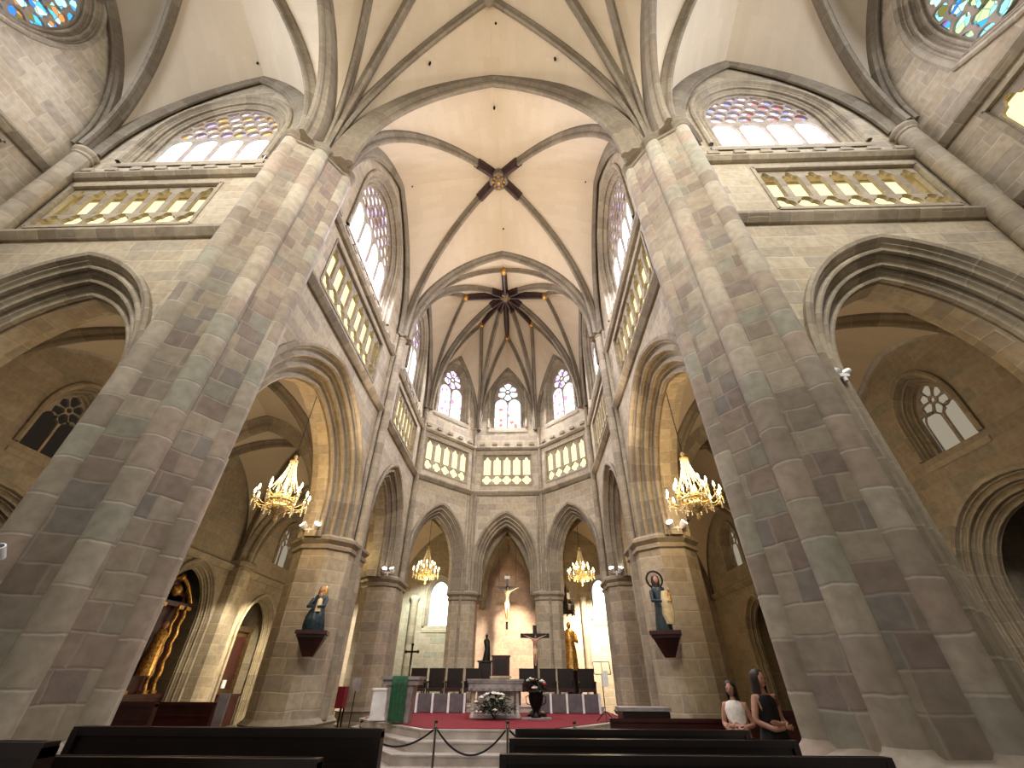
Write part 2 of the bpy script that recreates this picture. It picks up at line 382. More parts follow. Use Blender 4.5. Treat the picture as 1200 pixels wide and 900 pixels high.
def off_pt(O, u, n, a, z, b): return V(O)+V(u)*a+ZUP*z+V(n)*b
def pip(p, poly):
    c = False; j = len(poly)-1
    for i in range(len(poly)):
        a, b = poly[i], poly[j]
        if (a[1] > p[1]) != (b[1] > p[1]) and p[0] < (b[0]-a[0])*(p[1]-a[1])/(b[1]-a[1])+a[0]: c = not c
        j = i
    return c
def dist(p, poly):
    m = 9
    for i in range(len(poly)):
        a, b = poly[i], poly[(i+1) % len(poly)]; dx, dz = b[0]-a[0], b[1]-a[1]; l = dx*dx+dz*dz
        t = 0 if l == 0 else max(0, min(1, ((p[0]-a[0])*dx+(p[1]-a[1])*dz)/l))
        m = min(m, math.hypot(a[0]+dx*t-p[0], a[1]+dz*t-p[1]))
    return m

def offset_poly(P, d):
    n = len(P); out = []
    for i in range(n):
        a, b, c = V(P[i-1]), V(P[i]), V(P[(i+1) % n]); e1 = (b-a).normalized(); e2 = (c-b).normalized()
        n1 = V((e1.y, -e1.x)); n2 = V((e2.y, -e2.x)); m = (n1+n2); m = m/(max(.35, m.length_squared/2)) if m.length > 0 else n1
        out.append(tuple(b+m*d))
    return out
def parea(P): return abs(sum(P[i][0]*P[(i+1) % len(P)][1]-P[(i+1) % len(P)][0]*P[i][1] for i in range(len(P)))/2)
def inset(P, d):
    Q = []
    for p in P:
        if not Q or math.hypot(p[0]-Q[-1][0], p[1]-Q[-1][1]) > 1e-5: Q.append(p)
    if math.hypot(Q[0][0]-Q[-1][0], Q[0][1]-Q[-1][1]) < 1e-5: Q.pop()
    ar = sum(Q[i][0]*Q[(i+1) % len(Q)][1]-Q[(i+1) % len(Q)][0]*Q[i][1] for i in range(len(Q)))
    if ar < 0: Q.reverse()
    return offset_poly(Q, -d)
def clip(S, C):
    """Sutherland-Hodgman, C convex and counter-clockwise"""
    out = S
    for i in range(len(C)):
        a, b = C[i], C[(i+1) % len(C)]; inp = out; out = []
        f = lambda p: (b[0]-a[0])*(p[1]-a[1])-(b[1]-a[1])*(p[0]-a[0])
        for j in range(len(inp)):
            p, q = inp[j-1], inp[j]; fp, fq = f(p), f(q)
            if (fp >= 0) != (fq >= 0): t = fp/(fp-fq); out.append((p[0]+(q[0]-p[0])*t, p[1]+(q[1]-p[1])*t))
            if fq >= 0: out.append(q)
        if not out: return []
    R_ = []
    for p in out:
        if not R_ or math.hypot(p[0]-R_[-1][0], p[1]-R_[-1][1]) > .004: R_.append(p)
    if len(R_) > 2 and math.hypot(R_[0][0]-R_[-1][0], R_[0][1]-R_[-1][1]) <= .004: R_.pop()
    return R_
WN = [0]
def window(O, u, n, c, w, sill, zs, h, lights, glass, fr=.42, dep=.42, k=1.25, qr=.2, outline=None, zcut=None, label=None, name=None):
    """recessed pointed window: moulded frame, sloped sill, pierced tracery, glass.  returns the hole for the wall"""
    WN[0] += 1
    root = bpy.data.objects.new('window_%d' % WN[0], None); COL.objects.link(root); root['kind'] = 'structure'
    root.location = off_pt(O, u, n, c, sill, 0)
    cur = outline or (lambda a: arch_curve(c, w, zs, h, a, sill if a <= .001 else sill, 12, k))
    prof = order_profile(fr, dep, 2, 0, hood=.10)
    mb = MB(); mould(mb, O, u, n, prof, cur); mb.build('window_frame', M['trim'], root)
    inner = cur(0)
    # tracery
    holes = []
    bar = .07
    if lights:
        lw = (2*w-bar*(lights+1))/lights
        for i in range(lights):
            lc = c-w+bar+lw/2+i*(lw+bar); top = zs+(.12 if lights > 2 else .25); lo = sill+.05
            hol = arch_curve(lc, lw/2, top-lw*.6, lw*.6, 0, lo, 5, 1.1)
            hol = [(x, zz) for x, zz in hol]
            t = 0
            while not all(pip(p, inner) and dist(p, inner) > .02 for p in hol[1:-1]) and t < 12:
                t += 1; hol = arch_curve(lc, lw/2, top-lw*.6-.1*t, lw*.6, 0, lo, 5, 1.1)
            holes.append(hol)
        if lights == 2:
            # wheel head: a hub ring of petals
            zc = zs+h*.50; R1 = min(w*.62, h*.36)
            for j in range(6):
                a = j*PI/3+PI/6; P = []
                for aa, rr in ((-.42, .34), (-.46, .7), (-.40, .98), (0, 1.12), (.40, .98), (.46, .7), (.42, .34)): P.append((c+R1*1.15*rr*math.cos(a+aa), zc+R1*1.15*rr*math.sin(a+aa)))
                if all(pip(p, inner) and dist(p, inner) > .015 for p in P): holes.append(P)
                else:
                    P = [(c+(x-c)*.86, zc+(z-zc)*.86) for x, z in P]
                    if all(pip(p, inner) for p in P): holes.append(P)
            holes.append([(c+R1*.22*math.cos(t*PI/4), zc+R1*.22*math.sin(t*PI/4)) for t in range(8)])
        else:
            clipw = inset(inner, .035); zz = zs+.12+.05+qr; row = 0
            while zz < zs+h:
                for i in range(-12, 13):
                    x = c+(i+(.5 if row % 2 else 0))*qr*2.2
                    P = clip([(x+qr*math.cos(t*PI/5+.3), zz+qr*math.sin(t*PI/5+.3)) for t in range(10)], clipw)
                    if len(P) > 2 and parea(P) > qr*qr*.5: holes.append(P)
                zz += qr*2.02; row += 1
    else:
        zs_ = [p[1] for p in inner]; xs = [p[0] for p in inner]
        if qr > 5: holes.append([(c+(x-c)*.93, sill+.05+(z-sill)*.94) for x, z in inner])
        else:
            r = qr; cw = inset(inner, .05); zz = min(zs_)+r*.6; row = 0
            while zz < max(zs_):
                x = min(xs)+(.0 if row % 2 else r*2)
                while x < max(xs):
                    q4 = quatrefoil(x, zz, r, 4, PI/4)
                    P = q4 if all(pip(t, cw) for t in q4) else clip([(x+r*1.5*math.cos(t*PI/5), zz+r*1.5*math.sin(t*PI/5)) for t in range(10)], cw)
                    if len(P) > 2 and parea(P) > r*r*1.2: holes.append(P)
                    x += r*3.75
                zz += r*3.1; row += 1
    O2 = V(O)-V(n)*dep
    mb = MB(); panel(mb, O2, u, n, inner, holes, .07); mb.build('tracery', M['lead'], root)
    mb = MB(); panel(mb, O2-V(n)*.075, u, n, inner, [], .03, back=True); mb.build('glass', M[glass], root)
    if not outline:
        mb = MB(); a0, a1 = c-w-fr, c+w+fr
        s0 = [off_pt(O, u, n, a, sill-.16, .04) for a in (a0, a1)]; s1 = [off_pt(O, u, n, a, sill+.06, -dep) for a in (a0, a1)]; s2 = [off_pt(O, u, n, a, sill-.3, .04) for a in (a0, a1)]
        mb.face([s0[0], s0[1], s1[1], s1[0]], [(0, 0), (2*w, 0), (2*w, .4), (0, .4)]); mb.face([s2[0], s2[1], s0[1], s0[0]]); mb.build('window_sill', M['trim'], root)
    hole = cur(fr)
    return hole

def gallery(O, u, n, c, width, cnt, label, depth=.16, direct=False, shift=0, z0=10.2, z1=12.02, group=None):
    root = thing('triforium_gallery', label, 'gallery', off_pt(O, u, n, c, z0, 0), group=group)
    a0, a1 = c-width/2, c+width/2; st = width/cnt; holes = []
    r = min(.135, st*.24)
    for i in range(cnt):
        x = a0+st*(i+.5); holes.append(lancet(x, st*.36, z0+.62, z1-.1)); holes.append(quatrefoil(x, z0+.33, r, 5))
    rect = [(a0, z0), (a1, z0), (a1, z1), (a0, z1)]
    mb = MB(); panel(mb, V(O)-V(n)*.07, u, n, rect, holes, .09); mb.build('pierced_balustrade', M['trim'], root)
    fr = MB()
    for p, q in (((a0, z0), (a1, z0)), ((a1, z0), (a1, z1)), ((a1, z1), (a0, z1)), ((a0, z1), (a0, z0))):
        fr.bar(off_pt(O, u, n, p[0], p[1], -.02), off_pt(O, u, n, q[0], q[1], -.02), .09)
    fr.build('frame', M['trim'], root)
    # passage behind
    mb = MB(); P = lambda a, z, b: off_pt(O, u, n, a, z, -b)
    b0, b1 = .165, .165+depth; ra0, ra1 = a0, a1; a0 += .012; a1 -= .012; z0 += .012
    for q in ([(a0, z0, b0), (a1, z0, b0), (a1, z0, b1), (a0, z0, b1)], [(a0, z1+1.4, b0), (a1, z1+1.4, b0), (a1, z1+1.4, b1), (a0, z1+1.4, b1)],
              [(a0, z0, b0), (a0, z1+1.4, b0), (a0, z1+1.4, b1), (a0, z0, b1)], [(a1, z0, b0), (a1, z1+1.4, b0), (a1, z1+1.4, b1), (a1, z0, b1)]):
        mb.face([P(*t) for t in q])
    mb.build('passage', M['dark_wall'], root)
    if not direct:
        mb = MB(); panel(mb, V(O)-V(n)*(b1-.04), u, n, [(a0, z1-.02), (a1, z1-.02), (a1, z1+1.4), (a0, z1+1.4)], [], .1); mb.build('rear_wall', M['dark_wall'], root)
    mb = MB(); panel(mb, V(O)-V(n)*(b1+.01), u, n, [(a0, z0), (a1, z0), (a1, z1), (a0, z1)], [], .04); mb.build('lit_pane', M['glow' if direct else 'glow2'], root)
    return rect

def string_course(n_, O, u, n, a0, a1, z, crest=False):
    mb = MB(); prof = [(0, -.12), (.07, -.12), (.16, -.02), (.20, .03), (.20, .10), (.02, .20), (0, .2)] if not crest else [(0, -.05), (.1, -.05), (.18, .04), (.18, .1), (.0, .22)]
    rows = [[off_pt(O, u, n, a, z+q, b) for b, q in prof] for a in (a0, a1)]
    acc = [0]
    for i in range(1, len(prof)): acc.append(acc[-1]+math.hypot(prof[i][0]-prof[i-1][0], prof[i][1]-prof[i-1][1]))
    mb.grid(rows, [[(q, a) for q in acc] for a in (a0, a1)], False, flip=(V(u).cross(ZUP).dot(V(n)) > 0))
    for r in rows: mb.face(r)
    if crest:
        k = max(2, int((a1-a0)/.62)); st = (a1-a0)/k
        for i in range(k):
            c = off_pt(O, u, n, a0+st*(i+.5), z+.34, .03)
            e = V(u)
            q = [c-e*.15-ZUP*.07, c+e*.15-ZUP*.07, c+e*.13+ZUP*.07, c-e*.13+ZUP*.07]; f = [p+V(n)*.1 for p in q]
            mb.face(f)
            for j in range(4): mb.face([q[j], q[(j+1) % 4], f[(j+1) % 4], f[j]])
    o = mb.build('trim_%d' % n_, M['trim']); structure(o)
TR = [0]
def strings(O, u, n, a0, a1):
    TR[0] += 1; string_course(TR[0], O, u, n, a0, a1, 9.72)
    TR[0] += 1; string_course(TR[0], O, u, n, a0, a1, 12.32, True)

def arch_thing(O, u, n, c, w, zs, h, A, B, k, label, zb=ZB, thick=1.25, norders=3, group=None):
    root = thing('moulded_arch', label, 'arch', off_pt(O, u, n, c, zb, 0), group=group)
    cur = lambda a: arch_curve(c, w, zs, h, a, zb, 14, k)
    pr = order_profile(A, B, norders)
    mb = MB(); mould(mb, O, u, n, pr, cur); mb.build('archivolt', M['trim'], root)
    O2 = V(O)-V(n)*thick
    pr2 = [(0, -B), (0, -thick+.35), (.2, -thick+.3), (.25, -thick+.05), (A, -thick)]
    mb = MB(); mould(mb, O, u, n, pr2, cur); mb.build('soffit', M['wall'], root)
    return root

def notch(c, w, zs, h, A, k, zb=ZB): return arch_curve(c, w, zs, h, A, zb, 14, k)

# arch parameters (centre, inner half width, springing, rise, outward, order depth, k)
B1 = (9.35, 2.35, 5.6, 2.7, .95, .6, 1.25)
B2 = (15.8, 1.4, 6.0, 2.2, .65, .5, 1.5)
AP = (1.82, 1.17, 6.0, 2.15, .46, .45, 1.45)
TA = (8.3, 1.85, 5.6, 2.65, .72, .55, 1.35)

# ---- choir side walls
for s in (-1, 1):
    O = (s*XW, 0, 0); u = (0, 1, 0); n = (-s, 0, 0); sd = SIDE[s]
    outer = [(5.6, ZB)]+notch(*B1[:5], B1[6])+notch(*B2[:5], B2[6])+[(18.6, ZB), (18.6, 21.5), (5.6, 21.5)]
    holes = []
    holes.append(window(O, u, n, 9.35, 1.75, 12.95, 15.35, 2.35, 4, 'g_side', .5, .3, 1.15, .2))
    holes.append(window(O, u, n, 15.95, 1.05, 13.2, 15.6, 1.9, 2, 'g_side', .4, .28, 1.2, .17))
    holes.append(gallery(O, u, n, 9.35, 4.6, 8, 'pierced stone gallery of eight openings on the %s choir wall, nearest the crossing' % sd))
    holes.append(gallery(O, u, n, 16.0, 3.6, 7, 'narrow pierced gallery on the %s choir wall, next to the apse' % sd, .16))
    mb = MB(); panel(mb, O, u, n, outer, holes, 1.2); structure(mb.build('wall_choir_'+sd, M['wall']))
    strings(O, u, n, 6.2, 12.75); strings(O, u, n, 13.25, 18.6)
    side = 'left' if s < 0 else 'right'
    arch_thing(O, u, n, *B1[:6], B1[6], 'wide moulded arch on the %s of the choir, big chandelier hanging in it' % side)
    arch_thing(O, u, n, *B2[:6], B2[6], 'narrow dark moulded pointed arch on the %s, between the statue pier and the apse' % side)

# ---- transept east walls
YT = 5.3
for s in (-1, 1):
    O = (0, YT, 0); u = (1, 0, 0); n = (0, -1, 0); sd = SIDE[s]
    c = s*TA[0]
    nt_ = notch(c, TA[1], TA[2], TA[3], TA[4], TA[6])
    if s > 0: outer = [(5.2, ZB)]+nt_+[(11.4, ZB), (11.4, 21.5), (5.2, 21.5)]
    else: outer = [(-11.4, ZB)]+nt_+[(-5.2, ZB), (-5.2, 21.5), (-11.4, 21.5)]
    holes = [window(O, u, n, s*8.15, 1.62, 13.25, 14.95, 2.1, 4, 'g_left' if s < 0 else 'g_right', .5, .2, 1.1, .19)]
    holes.append(gallery(O, u, n, s*8.75, 4.0, 7, 'pierced stone gallery under the big clerestory window at the far %s' % sd, .27))
    mb = MB(); panel(mb, O, u, n, outer, holes, 1.2); structure(mb.build('wall_transept_'+sd, M['wall']))
    a0, a1 = sorted((s*5.6, s*11.0)); strings(O, u, n, a0, a1)
    arch_thing(O, u, n, c, TA[1], TA[2], TA[3], TA[4], TA[5], TA[6], 'moulded pointed arch from transept to aisle at the %s edge of the photo' % sd, zb=.9)
    # end wall of the transept arm
    O = (s*11.4, 0, 0); u = (0, 1, 0); n = (-s, 0, 0)
    if s < 0:
        cur = lambda a: [(.95+(2.1+a)*math.cos(t*PI/18), 16.35+(2.1+a)*math.sin(t*PI/18)) for t in range(36)]+[(.95+2.1+a, 16.35)]
        hl = window(O, u, n, .95, 2.1, 14.2, 0, 0, 0, 'g_rose', .42, .25, qr=.13, outline=cur)
    else:
        Vx = [(3.75, 13.5), (2.9, 17.3), (-1.6, 16.8), (-.7, 12.3)]; cc = (sum(p[0] for p in Vx)/4, sum(p[1] for p in Vx)/4)
        def cur(a, Vx=Vx, cc=cc):
            P = []
            for i in range(4):
                p, q = Vx[i], Vx[(i+1) % 4]
                for t in range(8):
                    f = t/8; x = p[0]+(q[0]-p[0])*f; z = p[1]+(q[1]-p[1])*f; dx, dz = q[1]-p[1], -(q[0]-p[0]); l = math.hypot(dx, dz); sg = -1 if (dx*(cc[0]-x)+dz*(cc[1]-z)) > 0 else 1
                    bl = .45*math.sin(PI*f); P.append((x+sg*dx/l*bl, z+sg*dz/l*bl))
            P = [(cc[0]+(x-cc[0])*(1+(a-.35)/2.4), cc[1]+(z-cc[1])*(1+(a-.35)/2.4)) for x, z in P]
            return P+[P[0]]
        hl = window(O, u, n, 1.1, 2.1, 12.3, 0, 0, 0, 'g_rose2', .42, .25, qr=.14, outline=cur)
    hg = gallery(O, u, n, 1.2, 6.0, 8, 'pierced gallery high on the end wall of the %s transept arm' % sd, .2)
    mb = MB(); panel(mb, O, u, n, [(-5.5, 0), (5.4, 0), (5.4, 21.5), (-5.5, 21.5)], [hl[:-1], hg], .9); structure(mb.build('wall_transept_end_'+sd, M['wall']))
    TR[0] += 1; string_course(TR[0], O, u, n, -5, 5.2, 12.3); TR[0] += 1; string_course(TR[0], O, u, n, -5, 5.2, 9.72)

# ---- apse walls
AC = [(-4.4, 18.6), (-1.82, 21.18), (1.82, 21.18), (4.4, 18.6)]
names = ['apse_left', 'apse_centre', 'apse_right']
for i in range(3):
    p, q = V((*AC[i], 0)), V((*AC[i+1], 0)); u = (q-p).normalized(); n = V((u.y, -u.x, 0)); L = (q-p).length; c = L/2
    wh = window(p, u, n, c, .86, 13.75, 15.75, 1.6, 2, ['g_pink', 'g_blue', 'g_pink'][i], .32, .28, 1.1, .19)
    gh = gallery(p, u, n, c, 2.75, 5, ['apse gallery of five lit lancets left of the middle one', 'middle apse gallery, five glowing yellow lancets over quatrefoils', 'apse gallery of five lit lancets right of the middle one'][i], .08, True)
    an = notch(c, *AP[1:5], AP[6])
    mb = MB(); panel(mb, p, u, n, [(0, ZB)]+an+[(L, ZB), (L, 21.5), (0, 21.5)], [wh, gh], 1.0); structure(mb.build('wall_'+names[i], M['wall']))
    strings(p, u, n, 0.05, L-.05)
    arch_thing(p, u, n, c, *AP[1:6], AP[6], ['pointed arch of the apse left of the crucifix, chandelier inside', 'middle pointed arch of the apse framing the crucifix', 'pointed arch of the apse right of the crucifix, bright wall behind'][i], thick=1.0)

# ---- piers
def mir(P, s): return P if s > 0 else [(-x, y) for x, y in reversed(P)]
def ringprof(r, z): return [(r, z-.16), (r+.03, z-.14), (r+.035, z-.1), (r+.01, z-.07), (r+.02, z-.02), (r+.07, z+.02), (r+.08, z+.08), (r+.05, z+.13), (r-.02, z+.16)]
for s in (-1, 1):
    sd = SIDE[s]
    root = thing('clustered_pier', 'huge clustered pier of mottled stone, in the foreground on the %s' % sd, 'pillar', (s*5.2, 5.8, 0))
    core = mir([(4.10, 6.12), (4.08, 5.9), (4.46, 5.30), (4.56, 5.20), (5.14, 4.87), (5.32, 4.86), (5.72, 5.22), (6.2, 5.75), (6.4, 6.2), (6.4, 6.9), (5.0, 6.9), (4.42, 6.3)], s)
    low = mir([(4.42, 6.1), (5.2, 5.2), (5.78, 5.28), (6.3, 5.78), (6.5, 6.6), (6.4, 7.1), (5.2, 7.15), (4.85, 7.0), (4.55, 6.55)], s)
    mb = MB(); mb.prism(core, 1.0, H+.1); mb.build('core', M['pier'], root)
    mb = MB(); mb.prism(low, 1.0, ZB+.1); mb.build('jamb', M['pier'], root)
    for (x, y), r in (((4.17, 6.02), .20), ((4.57, 5.32), .205), ((5.22, 4.97), .20), ((4.62, 6.72), .13), ((5.86, 5.42), .13)):
        mb = MB(); zt = H-.1 if r > .15 else ZB
        mb.lathe([(r, 1.0), (r, zt)], (s*x, y, 0), 18); mb.build('shaft', M['shaft'], root)
        if r > .15:
            mb = MB(); mb.lathe(ringprof(r, H-.1), (s*x, y, 0), 18); mb.build('shaft_capital', M['rib'], root)
            mb = MB(); mb.lathe([(r+.26, 0), (r+.26, .5), (r+.16, .6), (r+.16, .85), (r+.2, .9), (r+.12, .97), (r+.02, 1.06), (r, 1.1)], (s*x, y, 0), 18); mb.build('shaft_base', M['shaft'], root)
    mb = MB(); o = core
    for d0, z0, d1, z1 in ((.0, H-.32, .05, H-.3), (.05, H-.3, .05, H-.22), (.05, H-.22, .01, H-.18), (.02, H-.16, .12, H-.06), (.12, H-.06, .1, H+.04), (.1, H+.04, -.02, H+.1)):
        mb.prism(offset_poly(core, d0), z0, z1, False, top=offset_poly(core, d1))
    mb.build('capital_band', M['rib'], root)
    mb = MB(); hull = mir([(4.0, 6.1), (4.2, 5.5), (5.0, 4.85), (5.7, 4.98), (6.35, 5.6), (6.6, 6.2), (6.6, 7.0), (5.2, 7.35), (4.6, 7.1)], s)
    for d0, z0, d1, z1 in ((.2, 0, .2, .45), (.2, .45, .1, .55), (.1, .55, .1, .85), (.1, .85, .14, .9), (.14, .9, .12, .98), (.12, .98, -.1, 1.06)):
        mb.prism(offset_poly(hull, d0), z0, z1, z1 > 1, top=offset_poly(hull, d1))
    mb.build('plinth', M['shaft'], root)

def low_pier(cx, cy, hw, hd, label, s, name='octagonal_pier', ch=.35, top=ZB, shafts=()):
    root = thing('arcade_pier', label, 'pillar', (cx, cy, 0))
    P = [(cx-hd+ch, cy-hw), (cx+hd-ch, cy-hw), (cx+hd, cy-hw+ch), (cx+hd, cy+hw-ch), (cx+hd-ch, cy+hw), (cx-hd+ch, cy+hw), (cx-hd, cy+hw-ch), (cx-hd, cy-hw+ch)]
    mb = MB(); mb.prism(P, .8, top-.25); mb.build('core', M['wall'], root)
    mb = MB()
    for d0, z0, d1, z1 in ((0, -.32, .06, -.28), (.06, -.28, .06, -.2), (.06, -.2, .02, -.16), (.02, -.16, .12, -.06), (.12, -.06, .12, .02), (.12, .02, .0, .1)):
        mb.prism(offset_poly(P, d0), top+z0, top+z1, z1 > .05, top=offset_poly(P, d1))
    mb.build('capital_band', M['trim'], root)
    mb = MB()
    for d0, z0, d1, z1 in ((.16, 0, .16, .4), (.16, .4, .08, .48), (.08, .48, .08, .7), (.08, .7, .12, .75), (.12, .75, 0, .86)):
        mb.prism(offset_poly(P, d0), z0, z1, z1 > .8, top=offset_poly(P, d1))
    mb.build('plinth', M['trim'], root)
    for x, y, r, zt, cap in shafts:
        mb = MB(); mb.lathe([(r, .8), (r, zt)], (x, y, 0), 14); mb.build('shaft', M['trim'], root)
        if cap: mb = MB(); mb.lathe(ringprof(r, zt), (x, y, 0), 14); mb.build('shaft_capital', M['trim'], root)
    return root
for s in (-1, 1):
    sd = SIDE[s]
    low_pier(s*5.0, 13.05, 1.12, .82, 'second pier on the %s of the choir, with a painted statue on a bracket' % sd, s, ch=.48, shafts=[(s*4.22, 13.0, .17, H-.1, True), (s*4.36, 12.72, .09, H-.1, False), (s*4.36, 13.28, .09, H-.1, False)])
    low_pier(s*4.9, 18.5, 1.0, .68, 'third pier on the %s, plain shafted pier where the apse begins' % sd, s, shafts=[(s*4.27, 18.62, .12, H-.1, True)])
    low_pier(s*2.02, 21.72, .72, .62, 'slender apse pier on the %s of the crucifix' % sd, s, ch=.2, shafts=[(s*1.85, 21.1, .1, H-.1, True), (s*1.62, 21.14, .055, 9.6, False), (s*2.06, 20.98, .055, 9.6, False)])
    low_pier(s*11.2, 5.75, .6, .7, 'corner respond of the transept at the far %s' % sd, s, shafts=[(s*11.0, 5.1, .22, H-.4, True)])
    # wall shafts further out in the aisle
    for y in (13.0, 18.8):
        low_pier(s*11.45, y, .45, .35, 'half pier against the %s aisle wall, %s' % (sd, 'the nearer one' if y < 15 else 'the farther one'), s, ch=.12, top=5.7)

# ---- ceilings
def vault_bay(name_label, corners, apex, C, H_=H, T=None, ribw=.3, dark=0, diag=True, edge_ribs=(), webmat='web', ribmat='rib', boss_r=.35, tdark=False, nrib=22, bulge=.12, tboss=.13, skip_T=()):
    """corners: springing points (ccw), apex: one point per edge i->i+1, C: crown"""
    root = thing('rib_vault', name_label, 'vault', (C[0], C[1], H_)); k = len(corners); C = V(C)
    cor = [V((*c, H_)) if len(c) == 2 else V(c) for c in corners]; apx = [V(a) for a in apex]
    w = MB()
    for i in range(k):
        for e in (i, (i-1) % k):
            M_ = apx[e]
            if M_ is None: continue
            A = arc3(cor[i], M_, nrib); D = arc3(cor[i], C, nrib)
            fl = (e == i)
            Tt = T[e] if T and T[e] is not None else None
            seq = [A, arc3(cor[i], V(Tt), nrib), D] if Tt is not None else [A, D]
            for a, b in zip(seq[:-1], seq[1:]): web_between(w, a, b, bulge)
            if Tt is not None: rib_mesh(seq[1], ribw*.85, .26).build('tierceron_rib', M[ribmat], root)
        if diag:
            D = arc3(cor[i], C, nrib)
            rib_mesh(D, ribw, .32).build('diagonal_rib', M[ribmat], root)
            if dark:
                seg = [p for p in D if (p-C).length < dark+.05]
                seg = [C+(seg[0]-C).normalized()*dark]+seg if seg else seg
                if len(seg) > 1:
                    e = seg[-1]-seg[0]; sd_ = V((e.y, -e.x, 0)).normalized()
                    if sd_.cross(e.normalized()).z < 0: sd_ = -sd_
                    mb = MB(); seg = [p-ZUP*.0 for p in seg]; mb.sweep(seg, sd_, ribprof(ribw*1.35, .40)); mb.build('painted_rib_end', M['paint'], root)
    if T:
        for e, t in enumerate(T):
            if t is None: continue
            t = V(t); P = [t.lerp(C, f/6) for f in range(7)]
            rib_mesh(P, ribw*1.25, .4).build('painted_spoke' if tdark else 'ridge_rib', M['paint' if tdark else ribmat], root)
            if tboss:
                mb = MB(); mb.lathe([(0, -.42), (tboss*.5, -.42), (tboss, -.36), (tboss*1.15, -.25), (tboss, -.1), (tboss, .05)], t, 12); mb.build('small_boss', M['gold' if tdark else 'rib'], root)
    mb = MB(); mb.lathe([(boss_r*1.05, .1), (boss_r*1.1, -.2), (boss_r, -.3), (boss_r*1.12, -.36), (boss_r, -.44), (boss_r*.8, -.44), (boss_r*.72, -.38), (boss_r*.55, -.40), (boss_r*.5, -.48), (boss_r*.25, -.52), (0, -.52)], C, 20)
    b = mb.build('boss', M[ribmat], root)
    mb = MB()
    for j in range(8):
        a = j*PI/4; mb.ball(C+V((boss_r*.64*math.cos(a), boss_r*.64*math.sin(a), -.43)), boss_r*.17, 8)
    mb.ball(C+V((0, 0, -.5)), boss_r*.26, 10); mb.build('carved_rosette', M['gold'], b if False else root)
    o = w.build('vault_web', M[webmat], root)
    return root

Y0, Y1, Y2 = 5.62, 12.95, 18.65
ZA, ZC = 19.3, 20.0
def ap(p, q, z): return ((p[0]+q[0])/2, (p[1]+q[1])/2, z)
xc = 4.2
# choir bay 1
cn = [(-xc, 5.66), (xc, 5.66), (xc, Y1), (-xc, Y1)]
vault_bay('pale rib vault before the apse, cross of four ribs with one boss', cn,
          [(0, 5.66, ZA), (xc, 9.4, ZA), (0, Y1, ZA), (-xc, 9.4, ZA)], (0, 9.45, ZC), dark=1.25, boss_r=.38)
# apse star
ca = [(-xc, 13.15), (xc, 13.15), (xc, 18.65), (1.72, 21.1), (-1.72, 21.1), (-xc, 18.65)]
Ca = (0, 16.6, 20.25)
apx = [(0, 13.15, 19.35), (xc, 15.9, 18.9), (2.98, 19.9, 18.2), (0, 21.1, 18.2), (-2.98, 19.9, 18.2), (-xc, 15.9, 18.9)]
Tt = [(0, 14.5, 19.95), (2.3, 16.3, 19.9), (1.55, 18.5, 19.85), (0, 19.6, 19.75), (-1.55, 18.5, 19.85), (-2.3, 16.3, 19.9)]
vault_bay('star vault over the apse with dark painted spokes round a gilded boss', ca, apx, Ca, T=Tt, dark=1.1, tdark=True, ribw=.24, boss_r=.3, tboss=.16)
# crossing star
cc = [(-4.72, -3.6), (4.72, -3.6), (4.72, 5.5), (-4.72, 5.5)]
vault_bay('star vault over the crossing, fans of ribs rising from the front piers', cc, [(0, -3.6, ZA), (4.72, .9, ZA), (0, 5.5, ZA), (-4.72, .9, ZA)], (0, .8, 20.9),
          T=[(0, -1.9, 20.15), (2.7, .8, 20.15), (0, 3.5, 20.15), (-2.7, .8, 20.15)], ribw=.3, tboss=.16)
# transept arms
for s in (-1, 1):
    a, b = (s*4.98, s*11.25); cs = [(min(a, b), -3.6), (max(a, b), -3.6), (max(a, b), 5.1), (min(a, b), 5.1)]
    m = (a+b)/2
    vault_bay('plain ribbed vault over the %s transept arm, next to the rose window' % SIDE[s], cs, [(m, -3.6, 19.2), (max(a, b), .75, 19.2), (m, 5.1, 19.0), (min(a, b), .75, 19.2)], (m, .75, 20.0))
# big arches
def big_arch(P, Q, apexz, label, w=.36, d=.34, mat='rib'):
    m = (V(P)+V(Q))/2; m.z = apexz; root = thing('transverse_arch', label, 'arch', (P[0], P[1], P[2]))
    rib_mesh(arc3(P, m, 24), w, d).build('arch_half', M[mat], root); rib_mesh(arc3(Q, m, 24), w, d).build('arch_half', M[mat], root)
big_arch((-4.12, 5.58, H), (4.12, 5.58, H), ZA+.03, 'broad transverse arch across the choir between the two front piers')
big_arch((-4.15, 13.05, H), (4.15, 13.05, H), ZA+.03, 'transverse arch across the choir just before the painted star', .36, .34)
for s in (-1, 1):
    big_arch((s*4.85, 5.0, H), (s*4.85, -3.4, H), ZA, 'transverse arch between the crossing and the %s transept arm' % SIDE[s], .36, .34)
    # wall ribs
    for P, Q, z, lab in (((s*4.27, 6.0, H), (s*4.27, 12.8, H), ZA, 'thin wall rib round the first choir window on the %s' % SIDE[s]), ((s*4.27, 13.3, H), (s*4.27, 18.5, H), 18.9, 'thin wall rib round the second choir window on the %s' % SIDE[s]),
                    ((s*5.45, 5.2, H), (s*11.0, 5.2, H), 19.0, 'wall rib over the big clerestory window on the %s' % SIDE[s]), ((s*11.28, 5.0, H), (s*11.28, -3.5, H), 19.2, 'wall rib on the end wall of the %s transept arm' % SIDE[s])):
        big_arch(P, Q, z, lab, .2, .2)
for i in range(3):
    p, q = AC[i], AC[i+1]; f = .06
    P = (p[0]*.97, p[1]-.05, H); Q = (q[0]*.97, q[1]-.05, H)
    big_arch(P, Q, 18.2, ['thin wall rib over the left pink apse window', 'thin wall rib over the middle pale blue apse window', 'thin wall rib over the right pink apse window'][i], .16, .16)

